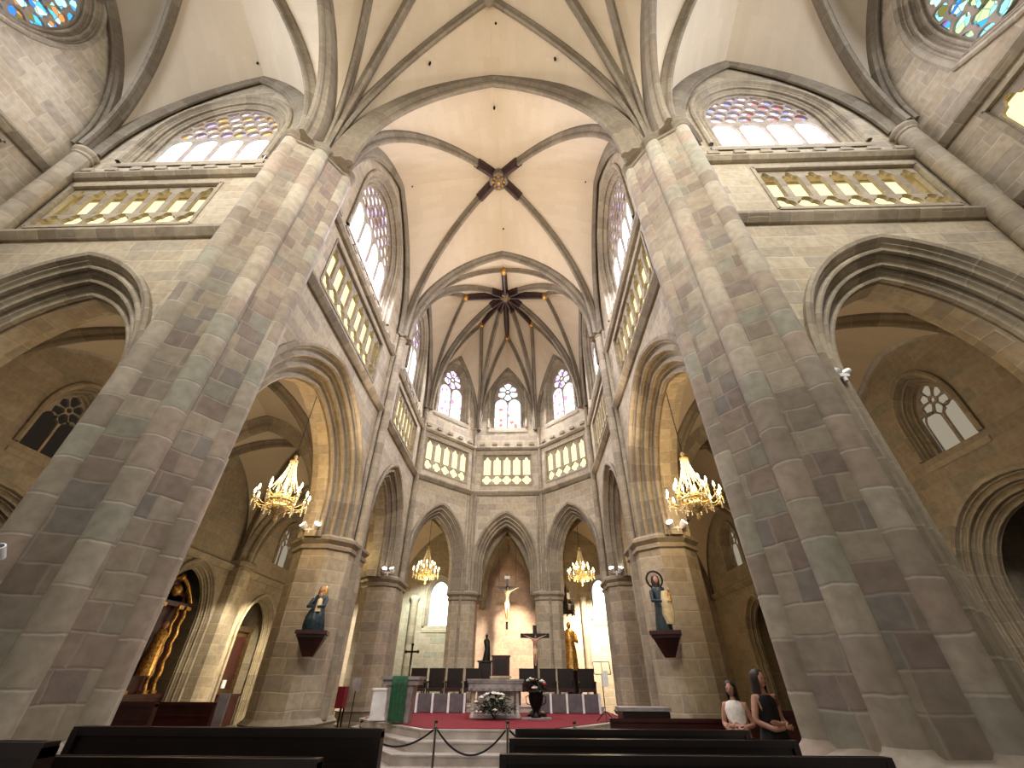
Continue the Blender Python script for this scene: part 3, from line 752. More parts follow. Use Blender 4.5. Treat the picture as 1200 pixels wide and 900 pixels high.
# aisle vaults
HA = 5.8
for s in (-1, 1):
    x0, x1 = s*5.6, s*11.5
    xa, xb = min(x0, x1), max(x0, x1); m = (xa+xb)/2
    for y0, y1, lab in ((6.5, 12.7, 'low ribbed aisle vault seen through the transept arch on the %s' % SIDE[s]), (13.3, 18.5, 'low dark ribbed aisle vault behind the second pier on the %s' % SIDE[s])):
        vault_bay(lab, [(xa, y0), (xb, y0), (xb, y1), (xa, y1)], [(m, y0, 9.55), (xb, (y0+y1)/2, 9.5), (m, y1, 9.55), (xa, (y0+y1)/2, 9.55)], (m, (y0+y1)/2, 10.1), H_=HA, ribw=.24, boss_r=.22, bulge=.06)
    big_arch((s*5.6, 13.0, HA), (s*11.5, 13.0, HA), 9.6, 'transverse arch across the %s aisle beyond the first bay' % SIDE[s], .6, .5, 'trim')
    big_arch((s*5.6, 18.75, HA), (s*11.5, 18.75, HA), 9.4, 'transverse arch across the %s aisle where it bends round the apse' % SIDE[s], .5, .45, 'trim')
    P = [(s*5.6, 19.0), (s*11.5, 19.0), (s*11.5, 26.1), (s*6.4, 26.1), (s*1.6, 26.1), (s*2.2, 22.35)]
    if s < 0: P.reverse()
    A_ = [ap(P[i], P[(i+1) % 6], 9.2 if i != 9 else 8) for i in range(6)]
    vault_bay('ribbed vault of the walkway round the apse, %s half' % SIDE[s], P, A_, (s*6.0, 22.8, 9.9), H_=5.4, ribw=.22, boss_r=.2, bulge=.04)
vault_bay('shadowed vault behind the middle apse arch', [(-1.9, 22.3), (1.9, 22.3), (1.5, 26.1), (-1.5, 26.1)], [(0, 22.3, 8.5), (1.7, 24.2, 8.2), (0, 26.1, 7.9), (-1.7, 24.2, 8.2)], (0, 24.2, 8.7), H_=5.0, ribw=.2, boss_r=.18, bulge=.03, webmat='dark_wall')  # darker stone on the web puts this vault's shade into its colour
big_arch((-1.6, 22.3, 5.0), (1.6, 22.3, 5.0), 8.5, 'inner pointed arch behind the middle apse arch', .4, .35, 'trim')

# ---- outer aisle walls with windows and chapel arches
for s in (-1, 1):
    O = (s*11.6, 0, 0); u = (0, 1, 0); n = (-s, 0, 0)
    wn = window(O, u, n, 9.5, .62, 6.35, 7.3, .95, 2, 'g_dim' if s > 0 else 'g_dark', .3, .35, 1.3, .11)
    wn3 = window(O, u, n, 22.4, .8, 6.3, 7.3, 1.0, 2, 'g_dim', .3, .35, 1.3, .12)
    holes = [wn, wn3]
    root = thing('round_chapel_arch', 'round moulded arch to a dark side chapel in the %s aisle wall' % SIDE[s], 'arch', (s*11.6, 8.9, 0))
    cur = lambda a: round_curve(8.9, 1.75, 3.1, a, .0)
    mb = MB(); mould(mb, O, u, n, order_profile(.6, .45, 3), cur); mb.build('archivolt', M['trim'], root)
    bx = MB()
    def niche_box(mb, y0, y1, z1, d):
        X0, X1 = s*12.0, s*(12.0+d)
        mb.face([(X1, y0, 0), (X1, y1, 0), (X1, y1, z1), (X1, y0, z1)]); mb.face([(X0, y0, 0), (X1, y0, 0), (X1, y0, z1), (X0, y0, z1)]); mb.face([(X0, y1, 0), (X1, y1, 0), (X1, y1, z1), (X0, y1, z1)])
        mb.face([(X0, y0, z1), (X1, y0, z1), (X1, y1, z1), (X0, y1, z1)]); mb.face([(X0, y0, 0), (X1, y0, 0), (X1, y1, 0), (X0, y1, 0)])
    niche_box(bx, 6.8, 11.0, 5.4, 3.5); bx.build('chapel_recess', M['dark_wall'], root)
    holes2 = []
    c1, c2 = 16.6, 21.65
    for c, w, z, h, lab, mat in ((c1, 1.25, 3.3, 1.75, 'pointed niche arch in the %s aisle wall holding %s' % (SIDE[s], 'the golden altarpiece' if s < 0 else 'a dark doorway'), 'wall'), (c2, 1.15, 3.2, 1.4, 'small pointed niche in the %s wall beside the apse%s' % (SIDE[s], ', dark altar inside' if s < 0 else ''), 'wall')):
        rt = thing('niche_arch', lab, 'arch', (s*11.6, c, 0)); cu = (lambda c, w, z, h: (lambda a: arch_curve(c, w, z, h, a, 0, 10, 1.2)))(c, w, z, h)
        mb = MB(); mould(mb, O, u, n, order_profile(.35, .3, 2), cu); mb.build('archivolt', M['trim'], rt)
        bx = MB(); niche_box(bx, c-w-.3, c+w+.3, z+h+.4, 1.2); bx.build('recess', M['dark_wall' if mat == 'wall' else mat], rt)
        holes2.append((c, w, z, h))
    outer = [(5.3, 0)]+round_curve(8.9, 1.75, 3.1, .6, 0)
    for c, w, z, h in holes2: outer += arch_curve(c, w, z, h, .35, 0, 10, 1.2)
    outer += [(26.6, 0), (26.6, 21.5), (5.3, 21.5)]
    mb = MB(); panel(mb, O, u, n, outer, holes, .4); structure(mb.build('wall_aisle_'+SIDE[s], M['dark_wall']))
    TR[0] += 1; string_course(TR[0], O, u, n, 13.4, 26, 5.45)
# ---- back wall of the ambulatory
O = (0, 26.2, 0); u = (1, 0, 0); n = (0, -1, 0)
hb = [window(O, u, n, -4.05, .55, 4.05, 5.7, .75, 0, 'g_white', .25, .3, 1.2, qr=9, outline=None), window(O, u, n, 5.25, .45, 4.4, 5.8, .7, 0, 'g_white', .22, .3, 1.2, qr=9)]
hb.append(window(O, u, n, -9.4, .42, 5.2, 6.4, .6, 0, 'g_orange', .2, .25, 1.2, qr=9))
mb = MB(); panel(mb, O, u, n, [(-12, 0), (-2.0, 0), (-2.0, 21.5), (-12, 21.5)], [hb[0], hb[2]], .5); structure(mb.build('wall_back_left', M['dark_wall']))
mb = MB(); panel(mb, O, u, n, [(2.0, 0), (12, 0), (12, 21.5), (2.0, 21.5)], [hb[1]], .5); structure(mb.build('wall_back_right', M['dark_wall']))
mb = MB(); panel(mb, O, u, n, [(-2.0, 0), (2.0, 0), (2.0, 21.5), (-2.0, 21.5)], [], .5); structure(mb.build('wall_back_centre', M['pinkwall']))
for x, w_ in ((-5.4, .22), (-2.3, .3), (2.3, .3), (4.2, .18), (6.4, .2)):
    mb = MB(); mb.lathe([(w_, 0), (w_, 5.3), (w_+.08, 5.4), (w_+.08, 5.5), (w_, 5.55)], (x, 26.1, 0), 12); r = mb.build('wall_shaft', M['trim'])
    tag(r, 'thin round shaft against the far wall, %s' % {-5.4: 'left of the tall white window', -2.3: 'just left of the crucifix wall', 2.3: 'just right of the crucifix wall', 4.2: 'in the bright right hand bay', 6.4: 'right of the narrow right window'}[x], 'column')

# ---- floor, roof
mb = MB(); mb.prism([(-15.5, -7), (15.5, -7), (15.5, 27), (-15.5, 27)], -.3, 0); structure(mb.build('floor', M['floor']))
mb = MB(); mb.prism([(-15.5, -6), (15.5, -6), (15.5, 27), (-15.5, 27)], 21.6, 21.9); structure(mb.build('sky_block_slab', M['web']))  # unseen flat slab above the vaults, added to shut out sky light
# ------------------------------------------------------------------ sanctuary platform
dais = [(-3.95, 21.0), (-3.95, 15.3), (-1.5, 12.15), (1.5, 12.15), (3.95, 15.3), (3.95, 21.0)]
root = thing('altar_steps', 'pale stone steps with a faceted front rising to the red carpeted sanctuary', 'steps', (0, 15, 0))
for k, (d, z) in enumerate(((1.2, .175), (.8, .35), (.4, .525), (0, .70))):
    mb = MB(); P = offset_poly(dais, d); P = [(max(-4.1, min(4.1, x)), min(21.0, y)) for x, y in P]
    mb.prism(P, 0 if k == 0 else z-.175, z-.03); mb.prism(offset_poly(P, .025), z-.03, z); mb.build('step', M['marble'], root)
mb = MB(); mb.prism(offset_poly(dais, -.12), .701, .715); o = mb.build('carpet', M['carpet']); tag(o, 'deep red carpet covering the sanctuary platform', 'carpet')
mb = MB(); mb.prism([(-3.6, 18.1), (3.6, 18.1), (3.6, 20.6), (-3.6, 20.6)], .716, .86); mb.prism([(-3.63, 18.07), (3.63, 18.07), (3.63, 20.6), (-3.63, 20.6)], .86, .885)
tag(mb.build('stone_platform', M['marble']), 'low stone platform carrying the row of dark chairs behind the altar', 'platform')

# altar
t = thing('altar', 'pale stone altar table with a carved white slab edge, flowers before it', 'altar', (0, 15.6, .716))
mb = MB(); mb.box((0, 15.6, 1.58), (1.66, 1.0, .06)); mb.box((0, 15.6, 1.46), (1.6, .94, .2))
for i in range(9): mb.box((-.72+i*.18, 15.12, 1.46), (.1, .03, .1))
mb.box((0, 15.6, 1.625), (1.7, 1.04, .04)); mb.build('tabletop', M['greymarble'], t)
mb = MB(); mb.prism([(-.55, 15.3), (.55, 15.3), (.6, 15.95), (-.6, 15.95)], .8, 1.38); mb.box((0, 15.62, .76), (1.3, .8, .08)); mb.build('pedestal', M['marble'], t)
for sx in (-.66, .66):
    mb = MB(); mb.lathe([(.09, .72), (.09, .78), (.06, .82), (.055, 1.25), (.085, 1.32), (.085, 1.36)], (sx, 15.3, 0), 12); mb.build('column', M['marble'], t)

def flower_bunch(name, label, c, rx, ry, rz, nf, nl, group=None, reds=0, seed=1, vase=None):
    rnd = random.Random(seed); t = thing(name, label, 'flowers', c)
    lf = MB()
    for i in range(nl):
        a = rnd.uniform(0, 2*PI); e = rnd.uniform(-.1, 1.2); r = rnd.uniform(.45, 1)
        p = V(c)+V((rx*r*math.cos(a)*math.cos(e), ry*r*math.sin(a)*math.cos(e), rz*(.25+r*abs(math.sin(e)))))
        d = V((math.cos(a), math.sin(a), rnd.uniform(-.3, .8))).normalized(); s_ = d.cross(ZUP).normalized(); L = rnd.uniform(.07, .14); w = L*.3
        lf.face([p, p+d*L*.5+s_*w, p+d*L, p+d*L*.5-s_*w])
        lf.face([p+d*L*.5+s_*w*.2+ZUP*.01, p+d*L*.9+s_*w, p+d*L*1.4-ZUP*.03, p+d*L*.9-s_*w])
    mb = lf
    for i in range(10):
        a = rnd.uniform(0, 2*PI); mb.tube([V(c), V(c)+V((rx*.6*math.cos(a), ry*.6*math.sin(a), rz*.8))], .008, 5)
    mb.build('foliage', M['leaf'], t)
    for i in range(nf):
        a = rnd.uniform(0, 2*PI); e = rnd.uniform(0, 1.35)
        p = V(c)+V((rx*math.cos(a)*math.cos(e), ry*math.sin(a)*math.cos(e), rz*(.3+.85*math.sin(e))))
        mb = MB(); R_ = rnd.uniform(.06, .095)
        for k in range(7):
            b = k*2*PI/7; q = p+V((math.cos(b)*R_*.6, math.sin(b)*R_*.6, R_*.2)); mb.ball(q, R_*.5, 6, sz=.6)
        mb.ball(p+ZUP*R_*.35, R_*.5, 6)
        mb.build('bloom', M['pink' if i < reds else 'petal'], t)
    return t
flower_bunch('flower_arrangement', 'wide bank of white flowers and dark leaves on the floor before the altar', (0.02, 14.75, .73), .62, .3, .5, 22, 420, seed=3)
flower_bunch('flower_bouquet', 'bouquet of white and red flowers standing in the dark vase', (1.2, 15.2, 1.28), .3, .24, .34, 14, 220, seed=5, reds=6)
t = thing('vase', 'tall dark flared vase on a pale mat, right of the altar', 'vase', (1.2, 15.2, .73))
mb = MB(); mb.lathe([(0, .75), (.15, .75), (.16, .79), (.09, .84), (.1, .9), (.19, 1.08), (.22, 1.22), (.2, 1.3), (.23, 1.34), (.2, 1.33), (.17, 1.2), (.0, 1.15)], (1.2, 15.2, 0), 20); mb.build('body', M['black'], t)
for sx in (-1, 1): mb = MB(); mb.tube([(1.2+sx*.2, 15.2, 1.26), (1.2+sx*.3, 15.2, 1.22), (1.2+sx*.28, 15.2, 1.08), (1.2+sx*.15, 15.2, 1.02)], .014, 6); mb.build('handle', M['black'], t)
mb = MB(); mb.box((1.2, 15.2, .732), (.85, .6, .03)); tag(mb.build('mat', M['greymarble']), 'pale grey mat under the dark vase', 'mat')

# ------------------------------------------------------------------ figures
def figure_mesh(c, h, prof, folds=9, amp=.05, seg=28, lean=0, twist=0, rz=0):
    """draped body: prof rows (z/h, rx, ry, dx, dy)"""
    mb = MB(); rows = []; uv = []
    for z, rx, ry, dx, dy in prof:
        r = []
        for k in range(seg+1):
            a = 2*PI*k/seg; f = 1+amp*(1-z)*math.sin(folds*a+z*5+twist)+amp*.4*math.sin(3*a+z*9)
            x = (rx*f*math.cos(a)+dx)*h; y = (ry*f*math.sin(a)+dy)*h
            r.append((c[0]+x*math.cos(rz)-y*math.sin(rz), c[1]+x*math.sin(rz)+y*math.cos(rz), c[2]+z*h))
        rows.append(r); uv.append([(k*.1, z) for k in range(seg+1)])
    mb.grid(rows, uv, True); mb.face(list(reversed(rows[0][:-1]))); mb.face(rows[-1][:-1]); return mb
def head_mesh(c, r, face=(0, -1)):
    mb = MB(); fx, fy = face; n = math.hypot(fx, fy); fx, fy = fx/n, fy/n
    rows = []; uv = []; seg = 20; rn = 14
    for i in range(rn+1):
        t = PI*i/rn; z = -math.cos(t); row = []
        for k in range(seg+1):
            a = 2*PI*k/seg; x = math.cos(a); y = math.sin(a); s_ = math.sin(t)
            w = .78*s_*(1-.18*max(0, -z-.1)); d = .92*s_
            front = max(0, x)**6*s_**4
            nose = .16*front*math.exp(-((z+.12)/.18)**2); eye = -.07*max(0, x)**2*math.exp(-((z-.1)/.1)**2)*math.exp(-((abs(y)-.4)/.18)**2)
            lip = .05*front*math.exp(-((z+.45)/.07)**2); chin = .06*front*math.exp(-((z+.75)/.13)**2)
            px = x*d+nose+eye+lip+chin; py = y*w
            row.append((c[0]+r*(px*fx-py*fy), c[1]+r*(px*fy+py*fx), c[2]+r*1.22*z))
        rows.append(row); uv.append([(k*.05, i*.05) for k in range(seg+1)])
    mb.grid(rows, uv, True); return mb
def skin_body(name, verts, edges, radii, mat, parent, sub=1, root_i=0):
    me = bpy.data.meshes.new(name); off = parent.location
    me.from_pydata([tuple(V(v)-off) for v in verts], edges, []); o = bpy.data.objects.new(name, me); COL.objects.link(o); o.parent = parent
    m = o.modifiers.new('skin', 'SKIN'); 
    if not me.skin_vertices: me.attributes  # the modifier adds the layer below
    bpy.context.view_layer.objects.active = o
    if not me.skin_vertices: bpy.ops.mesh.customdata_skin_add()
    for i, r in enumerate(radii):
        me.skin_vertices[0].data[i].radius = (r, r) if not isinstance(r, tuple) else r
        me.skin_vertices[0].data[i].use_root = (i == root_i)
    m.use_smooth_shade = True
    s_ = o.modifiers.new('sub', 'SUBSURF'); s_.levels = sub; s_.render_levels = sub
    me.materials.append(mat); return o

def corpus(parent, c, h, mat='skin', arm=.42, loin=True):
    """figure on a cross: body with spread arms, bent knees; c = point of the nailed hands level centre"""
    x, y, z = c; s_ = h/1.7
    vt = [(x, y, z-.62*s_), (x, y-.02, z-.35*s_), (x, y-.04, z-.08*s_), (x, y-.05, z+.03*s_),
          (x-.17*s_, y-.03, z-.02*s_), (x-.42*s_, y, z+.10*s_), (x-.68*s_, y+.02, z+.2*s_),
          (x+.17*s_, y-.03, z-.02*s_), (x+.42*s_, y, z+.10*s_), (x+.68*s_, y+.02, z+.2*s_),
          (x-.09*s_, y-.02, z-.68*s_), (x-.06*s_, y-.12*s_, z-1.05*s_), (x-.02*s_, y, z-1.42*s_), (x-.02*s_, y-.08*s_, z-1.52*s_),
          (x+.09*s_, y-.02, z-.68*s_), (x+.07*s_, y-.12*s_, z-1.05*s_), (x+.02*s_, y-.02, z-1.42*s_), (x+.03*s_, y-.09*s_, z-1.52*s_)]
    ed = [(0, 1), (1, 2), (2, 3), (2, 4), (4, 5), (5, 6), (2, 7), (7, 8), (8, 9), (0, 10), (10, 11), (11, 12), (12, 13), (0, 14), (14, 15), (15, 16), (16, 17)]
    rd = [.12, .10, .14, .05, .06, .045, .03, .06, .045, .03, .085, .062, .04, .03, .085, .062, .04, .03]
    b = skin_body('body', vt, ed, [r*s_ for r in rd], M[mat], parent)
    head_mesh((x+.03*s_, y-.1*s_, z+.14*s_), .085*s_, (.3, -1)).build('head', M[mat], parent)
    mb = MB(); mb.lathe([(.10*s_, -.02*s_), (.11*s_, .05*s_), (.08*s_, .12*s_), (0, .14*s_)], (x+.03*s_, y-.06*s_, z+.14*s_), 12); mb.build('hair', M['hair'], parent)
    if loin: figure_mesh((x, y-.02, z-.86*s_), .3*s_, [(0, .42, .34, 0, 0), (.5, .5, .42, 0, 0), (1, .44, .36, 0, 0)], 8, .1).build('loincloth', M['cream'], parent)
    for sx in (-1, 1):
        for k in range(4): mb = MB(); mb.tube([(x+sx*.68*s_, y, z+.2*s_), (x+sx*(.74+.01*k)*s_, y-.03*s_, z+(.2+.02*k)*s_), (x+sx*(.75+.012*k)*s_, y-.06*s_, z+(.19+.02*k)*s_)], [.012*s_, .01*s_, .008*s_], 5); mb.build('finger', M[mat], parent)

def cross(name, label, c, zt, zb, arm, zarm, w, fig=None, mat='wood', group=None):
    t = thing(name, label, 'crucifix', c)
    mb = MB(); mb.box((c[0], c[1], (zt+zb)/2), (w, w*.6, zt-zb)); mb.build('upright', M[mat], t)
    mb = MB(); mb.box((c[0], c[1]-.002, zarm), (arm*2, w*.62, w)); 
    mb.build('crossbar', M[mat], t)
    if fig: corpus(t, (c[0], c[1]-w*.8, zarm-.12*fig), fig*1.0, 'ivory' if name == 'wall_crucifix' else 'skin')
    return t
t = cross('wall_crucifix', 'large ivory Christ on a thin cross hanging before the rosy wall', (-.05, 24.6, 5), 6.35, 3.75, .62, 5.72, .11, 1.62)
mb = MB(); mb.box((-.05, 24.52, 6.22), (.3, .03, .16)); mb.build('title_board', M['white'], t)
for sx in (-1, 1): mb = MB(); mb.tube([(-.05+sx*.45, 24.6, 5.75), (-.05+sx*.5, 24.6, 8.55)], .008, 5); mb.build('wire', M['iron'], t)
t = cross('standing_crucifix', 'dark standing crucifix with a figure, behind the vase right of the altar', (1.23, 16.0, .72), 3.12, .78, .48, 2.82, .13, .82)
mb = MB(); mb.lathe([(.3, .72), (.3, .78), (.22, .84), (.1, .9), (.08, 1.0)], (1.23, 16.0, 0), 16); mb.build('base', M['wood'], t)
t = thing('processional_cross', 'small dark cross on a pole behind the draped lectern', 'cross', (-2.5, 14.6, .716))
mb = MB(); mb.lathe([(.2, .72), (.2, .75), (.05, .8), (.02, .85), (.02, 2.0)], (-2.5, 14.6, 0), 12); mb.build('pole', M['iron'], t)
mb = MB(); mb.box((-2.5, 14.6, 2.22), (.05, .04, .5)); mb.box((-2.5, 14.6, 2.3), (.34, .04, .05))
for p in ((-2.5, 2.48), (-2.68, 2.3), (-2.32, 2.3)): mb.ball((p[0], 14.6, p[1]), .045, 8)
mb.build('cross_head', M['iron'], t)

# lectern (ambo)
t = thing('ambo', 'grey marble lectern draped with a green cloth, left of the altar', 'lectern', (-2.4, 13.6, .716))
mb = MB(); mb.prism([(-2.68, 13.4), (-2.12, 13.4), (-2.12, 13.85), (-2.68, 13.85)], .72, 1.5, top=[(-2.75, 13.35), (-2.05, 13.35), (-2.05, 13.9), (-2.75, 13.9)]); mb.build('pedestal', M['greymarble'], t)
mb = MB(); mb.prism([(-2.88, 13.3), (-1.92, 13.3), (-1.92, 13.95), (-2.88, 13.95)], 1.5, 1.62); mb.prism([(-2.93, 13.25), (-1.87, 13.25), (-1.87, 14.0), (-2.93, 14.0)], 1.62, 1.69); mb.build('top', M['greymarble'], t)
rows = []; uv = []
for k, (y, z) in enumerate(((13.8, 1.705), (13.3, 1.705), (13.22, 1.69), (13.2, 1.5), (13.24, 1.1), (13.25, .76))):
    rows.append([(-2.6+.40*j/12, y+.014*math.sin(j*2.1)*(k > 2), z) for j in range(13)]); uv.append([(j*.03, k*.1) for j in range(13)])
rows2 = [[(x, y+.015, z-.008) for x, y, z in r] for r in rows]
mb = MB(); mb.grid(rows, uv); mb.grid(rows2, uv, flip=True)
for r0, r1 in zip(rows, rows2): pass
tag(mb.build('green_cloth', M['green']), 'long green cloth hanging down the front of the marble lectern', 'cloth')
mb = MB(); mb.prism([(-3.35, 14.2), (-2.95, 14.2), (-2.95, 14.6), (-3.35, 14.6)], .716, 1.38); mb.box((-3.15, 14.4, 1.4), (.46, .46, .05)); mb.box((-3.15, 14.4, .75), (.46, .46, .06))
tag(mb.build('stone_block', M['white']), 'white stone pedestal block beside the draped lectern', 'pedestal')

# chairs
def make_chair(label, loc):
    t = thing('high_backed_chair', label, 'chair', loc, group='dark chairs behind the altar'); x, y, z = loc
    P = lambda dx, dy, dz: (x+dx, y+dy, z+dz)
    mb = MB(); mb.box(P(0, 0, .44), (.58, .5, .1)); mb.build('seat', M['redwood'], t)
    mb = MB(); mb.box(P(0, .24, .78), (.6, .07, .62)); mb.box(P(0, .24, 1.08), (.62, .09, .05)); mb.build('backrest', M['wood'], t)
    for sx in (-.26, .26):
        for sy in (-.21, .21): mb = MB(); mb.box(P(sx, sy, .2), (.05, .05, .4)); mb.build('leg', M['wood'], t)
        mb = MB(); mb.box(P(sx*1.05, 0, .68), (.06, .5, .05)); mb.box(P(sx*1.05, -.2, .56), (.05, .05, .22)); mb.build('armrest', M['wood'], t)
    return t
xs = [(-3.2, 'leftmost dark high-backed chair, beside the third pier'), (-2.5, 'dark high-backed chair second from the left'), (-1.8, 'dark high-backed chair third from the left'), (-1.1, 'dark high-backed chair just left of the altar'),
      (.95, 'dark high-backed chair behind the standing crucifix'), (1.75, 'dark high-backed chair right of the standing crucifix'), (2.42, 'dark high-backed chair below the gilded statue'), (3.2, 'rightmost dark high-backed chair, beside the music stand')]
ch0 = make_chair(xs[0][1], (xs[0][0], 19.0, .886))
for x, lb in xs[1:]: copy_tree(ch0, loc=(x, 19.0, .886), label=lb)
for s, lab in ((-1, 'low grey marble bench front with pale dividers below the left chairs'), (1, 'low grey marble bench front with pale dividers below the right chairs')):
    t = thing('marble_screen', lab, 'bench', (s*2.3, 17.7, .716))
    mb = MB(); mb.box((s*2.3, 17.75, .99), (2.3, .1, .5)); mb.build('panel', M['slate'], t)
    for k in range(5): mb = MB(); mb.box((s*2.3-1.1+k*.55, 17.68, .99), (.07, .1, .54)); mb.build('divider', M['white'], t)
# tabernacle and small statue
t = thing('tabernacle', 'dark box tabernacle on a stone pedestal under the wall crucifix', 'tabernacle', (-.1, 20.3, .716))
mb = MB(); mb.prism([(-.45, 20.0), (.25, 20.0), (.25, 20.5), (-.45, 20.5)], .716, 1.7); mb.box((-.1, 20.25, 1.72), (.84, .6, .06)); mb.build('pedestal', M['wall'], t)
mb = MB(); mb.box((-.1, 20.25, 2.08), (.7, .5, .64)); mb.box((-.1, 20.25, 2.42), (.78, .56, .05)); mb.build('cabinet', M['redwood'], t)
mb = MB(); mb.box((-.1, 19.99, 2.06), (.5, .02, .5)); mb.build('door', M['wood'], t)
t = thing('small_statue', 'small dark bronze statue on a tall stand left of the tabernacle', 'statue', (-.75, 20.3, .716))
mb = MB(); mb.prism([(-1.0, 20.05), (-.5, 20.05), (-.5, 20.5), (-1.0, 20.5)], .716, 2.2); mb.box((-.75, 20.27, 2.24), (.6, .55, .06)); mb.build('stand', M['wood'], t)
figure_mesh((-.72, 20.27, 2.27), .9, [(0, .16, .14, 0, 0), (.2, .15, .13, .02, 0), (.45, .12, .1, .05, 0), (.62, .13, .09, .03, -.01), (.78, .14, .08, 0, 0), (.86, .05, .05, 0, 0)], 7, .1).build('body', M['iron'], t)
head_mesh((-.72, 20.25, 3.12), .07).build('head', M['iron'], t)
# gilded statue in the right apse arch
t = thing('gilded_statue', 'gilded robed statue on a pedestal in the bright right hand apse arch', 'statue', (3.0, 23.0, 0))
mb = MB(); mb.lathe([(.45, 0), (.45, .2), (.34, .3), (.3, 1.7), (.4, 1.85), (.42, 2.0)], (3.0, 23.0, 0), 12); mb.build('pedestal', M['wood'], t)
figure_mesh((3.0, 23.0, 2.0), 1.9, [(0, .17, .14, 0, 0), (.1, .16, .13, 0, 0), (.4, .13, .12, .02, -.01), (.58, .12, .1, .0, 0), (.7, .15, .1, 0, 0), (.8, .14, .08, 0, 0), (.86, .045, .045, 0, 0)], 9, .12).build('body', M['gold'], t)
head_mesh((3.0, 22.96, 3.78), .13).build('head', M['gold'], t)
for sx in (-1, 1): mb = MB(); mb.tube([(3.0+sx*.26, 23, 3.4), (3.0+sx*.34, 22.85, 3.1), (3.0+sx*.12, 22.72, 3.15)], [.09, .07, .05], 8); mb.build('arm', M['gold'], t)
t = thing('hanging_canopy', 'dark carved canopy above the gilded statue', 'canopy', (3.0, 23.0, 4.3))
mb = MB(); mb.lathe([(.34, 4.3), (.36, 4.4), (.3, 4.45), (.26, 4.7), (.32, 4.78), (.2, 4.9), (.16, 5.2), (.2, 5.25), (.05, 5.5), (0, 5.7)], (3.0, 23.0, 0), 8, smooth=False)
for k in range(8): a = k*PI/4; mb.lathe([(.03, 4.2), (.04, 4.6), (0, 4.95)], (3.0+.33*math.cos(a), 23+.33*math.sin(a), 0), 5)
mb.tube([(3.0, 23.0, 5.65), (3.0, 23.0, 8.9)], .012, 5)
mb.build('spire', M['wood'], t)

# statues on the second piers
def bracket(t, x, y, z, rz):
    c, s_ = math.cos(rz), math.sin(rz)
    T = lambda P: [(x+a*c-b*s_, y+a*s_+b*c) for a, b in P]
    sq = [(-.36, -.32), (.36, -.32), (.36, .3), (-.36, .3)]; sm = [(-.12, .1), (.12, .1), (.12, .3), (-.12, .3)]
    mb = MB(); mb.prism(T(sq), z-.08, z); mb.prism(T([(a*.9, b*.9+.03) for a, b in sq]), z-.14, z-.08); mb.prism(T(sm), z-.52, z-.14, top=T([(a*.85, b*.85+.04) for a, b in sq])); mb.build('bracket', M['redwood'], t)
t = thing('madonna_statue', 'seated Madonna statue in a dark blue robe on the left pier bracket', 'statue', (-4.32, 11.62, 2.6))
bracket(t, -4.32, 11.62, 2.58, .3)
figure_mesh((-4.32, 11.62, 2.58), 1.02, [(0, .24, .2, 0, -.03), (.12, .24, .22, 0, -.05), (.3, .21, .21, 0, -.06), (.42, .18, .17, 0, -.04), (.5, .15, .12, 0, 0), (.66, .17, .11, 0, .01), (.76, .15, .09, 0, .01), (.82, .05, .05, 0, 0)], 9, .1).build('body', M['blue'], t)
head_mesh((-4.32, 11.60, 3.49), .085, (.3, -1)).build('head', M['skin'], t)
mb = MB(); mb.lathe([(.13, -.22), (.12, -.05), (.105, .06), (.07, .12), (0, .135)], (-4.32, 11.66, 3.48), 14); mb.build('veil', M['gold'], t)
figure_mesh((-4.24, 11.42, 2.98), .34, [(0, .2, .2, 0, 0), (.5, .2, .18, 0, 0), (.8, .16, .12, 0, 0), (.9, .06, .06, 0, 0)], 6, .08).build('child', M['cream'], t)
head_mesh((-4.24, 11.40, 3.34), .05, (.3, -1)).build('child_head', M['skin'], t)
for sx in (-1, 1): mb = MB(); mb.tube([(-4.32+sx*.16, 11.6, 3.28), (-4.32+sx*.2, 11.45, 3.1), (-4.3+sx*.07, 11.34, 3.08)], [.05, .045, .03], 8); mb.build('arm', M['blue'], t)
t = thing('saint_statue', 'standing saint with a ring halo and ivory cloak on the right pier bracket', 'statue', (4.3, 11.62, 2.6))
bracket(t, 4.3, 11.62, 2.58, -.3)
figure_mesh((4.3, 11.62, 2.58), 1.25, [(0, .15, .13, 0, 0), (.2, .14, .12, 0, 0), (.42, .12, .1, .01, 0), (.56, .11, .09, 0, 0), (.68, .14, .09, 0, 0), (.76, .13, .07, 0, 0), (.82, .045, .045, 0, 0)], 9, .1).build('body', M['blue'], t)
head_mesh((4.28, 11.58, 3.71), .085, (-.2, -1)).build('head', M['skin'], t)
mb = MB(); mb.lathe([(.10, -.2), (.105, 0), (.08, .09), (0, .115)], (4.28, 11.63, 3.72), 12); mb.build('hair', M['hair'], t)
mb = MB(); mb.tube([(4.28+.2*math.cos(a), 11.68, 3.74+.2*math.sin(a)) for a in [k*PI/12 for k in range(25)]], .025, 6); mb.build('halo', M['iron'], t)
figure_mesh((4.42, 11.48, 2.72), .72, [(0, .12, .1, 0, 0), (.3, .2, .16, 0, 0), (.7, .17, .14, 0, .0), (1, .08, .08, -.04, 0)], 8, .14).build('cloak', M['cream'], t)
for sx in (-1, 1): mb = MB(); mb.tube([(4.3+sx*.17, 11.6, 3.45), (4.3+sx*.22, 11.45, 3.22), (4.34+sx*.06, 11.36, 3.2)], [.055, .045, .03], 8); mb.build('arm', M['blue' if sx < 0 else 'cream'], t)
figure_mesh((4.5, 11.42, 3.2), .22, [(0, .2, .2, 0, 0), (.6, .2, .16, 0, 0), (.95, .08, .08, 0, 0)], 6, .08).build('child', M['gold'], t); head_mesh((4.5, 11.4, 3.46), .045).build('child_head', M['skin'], t)

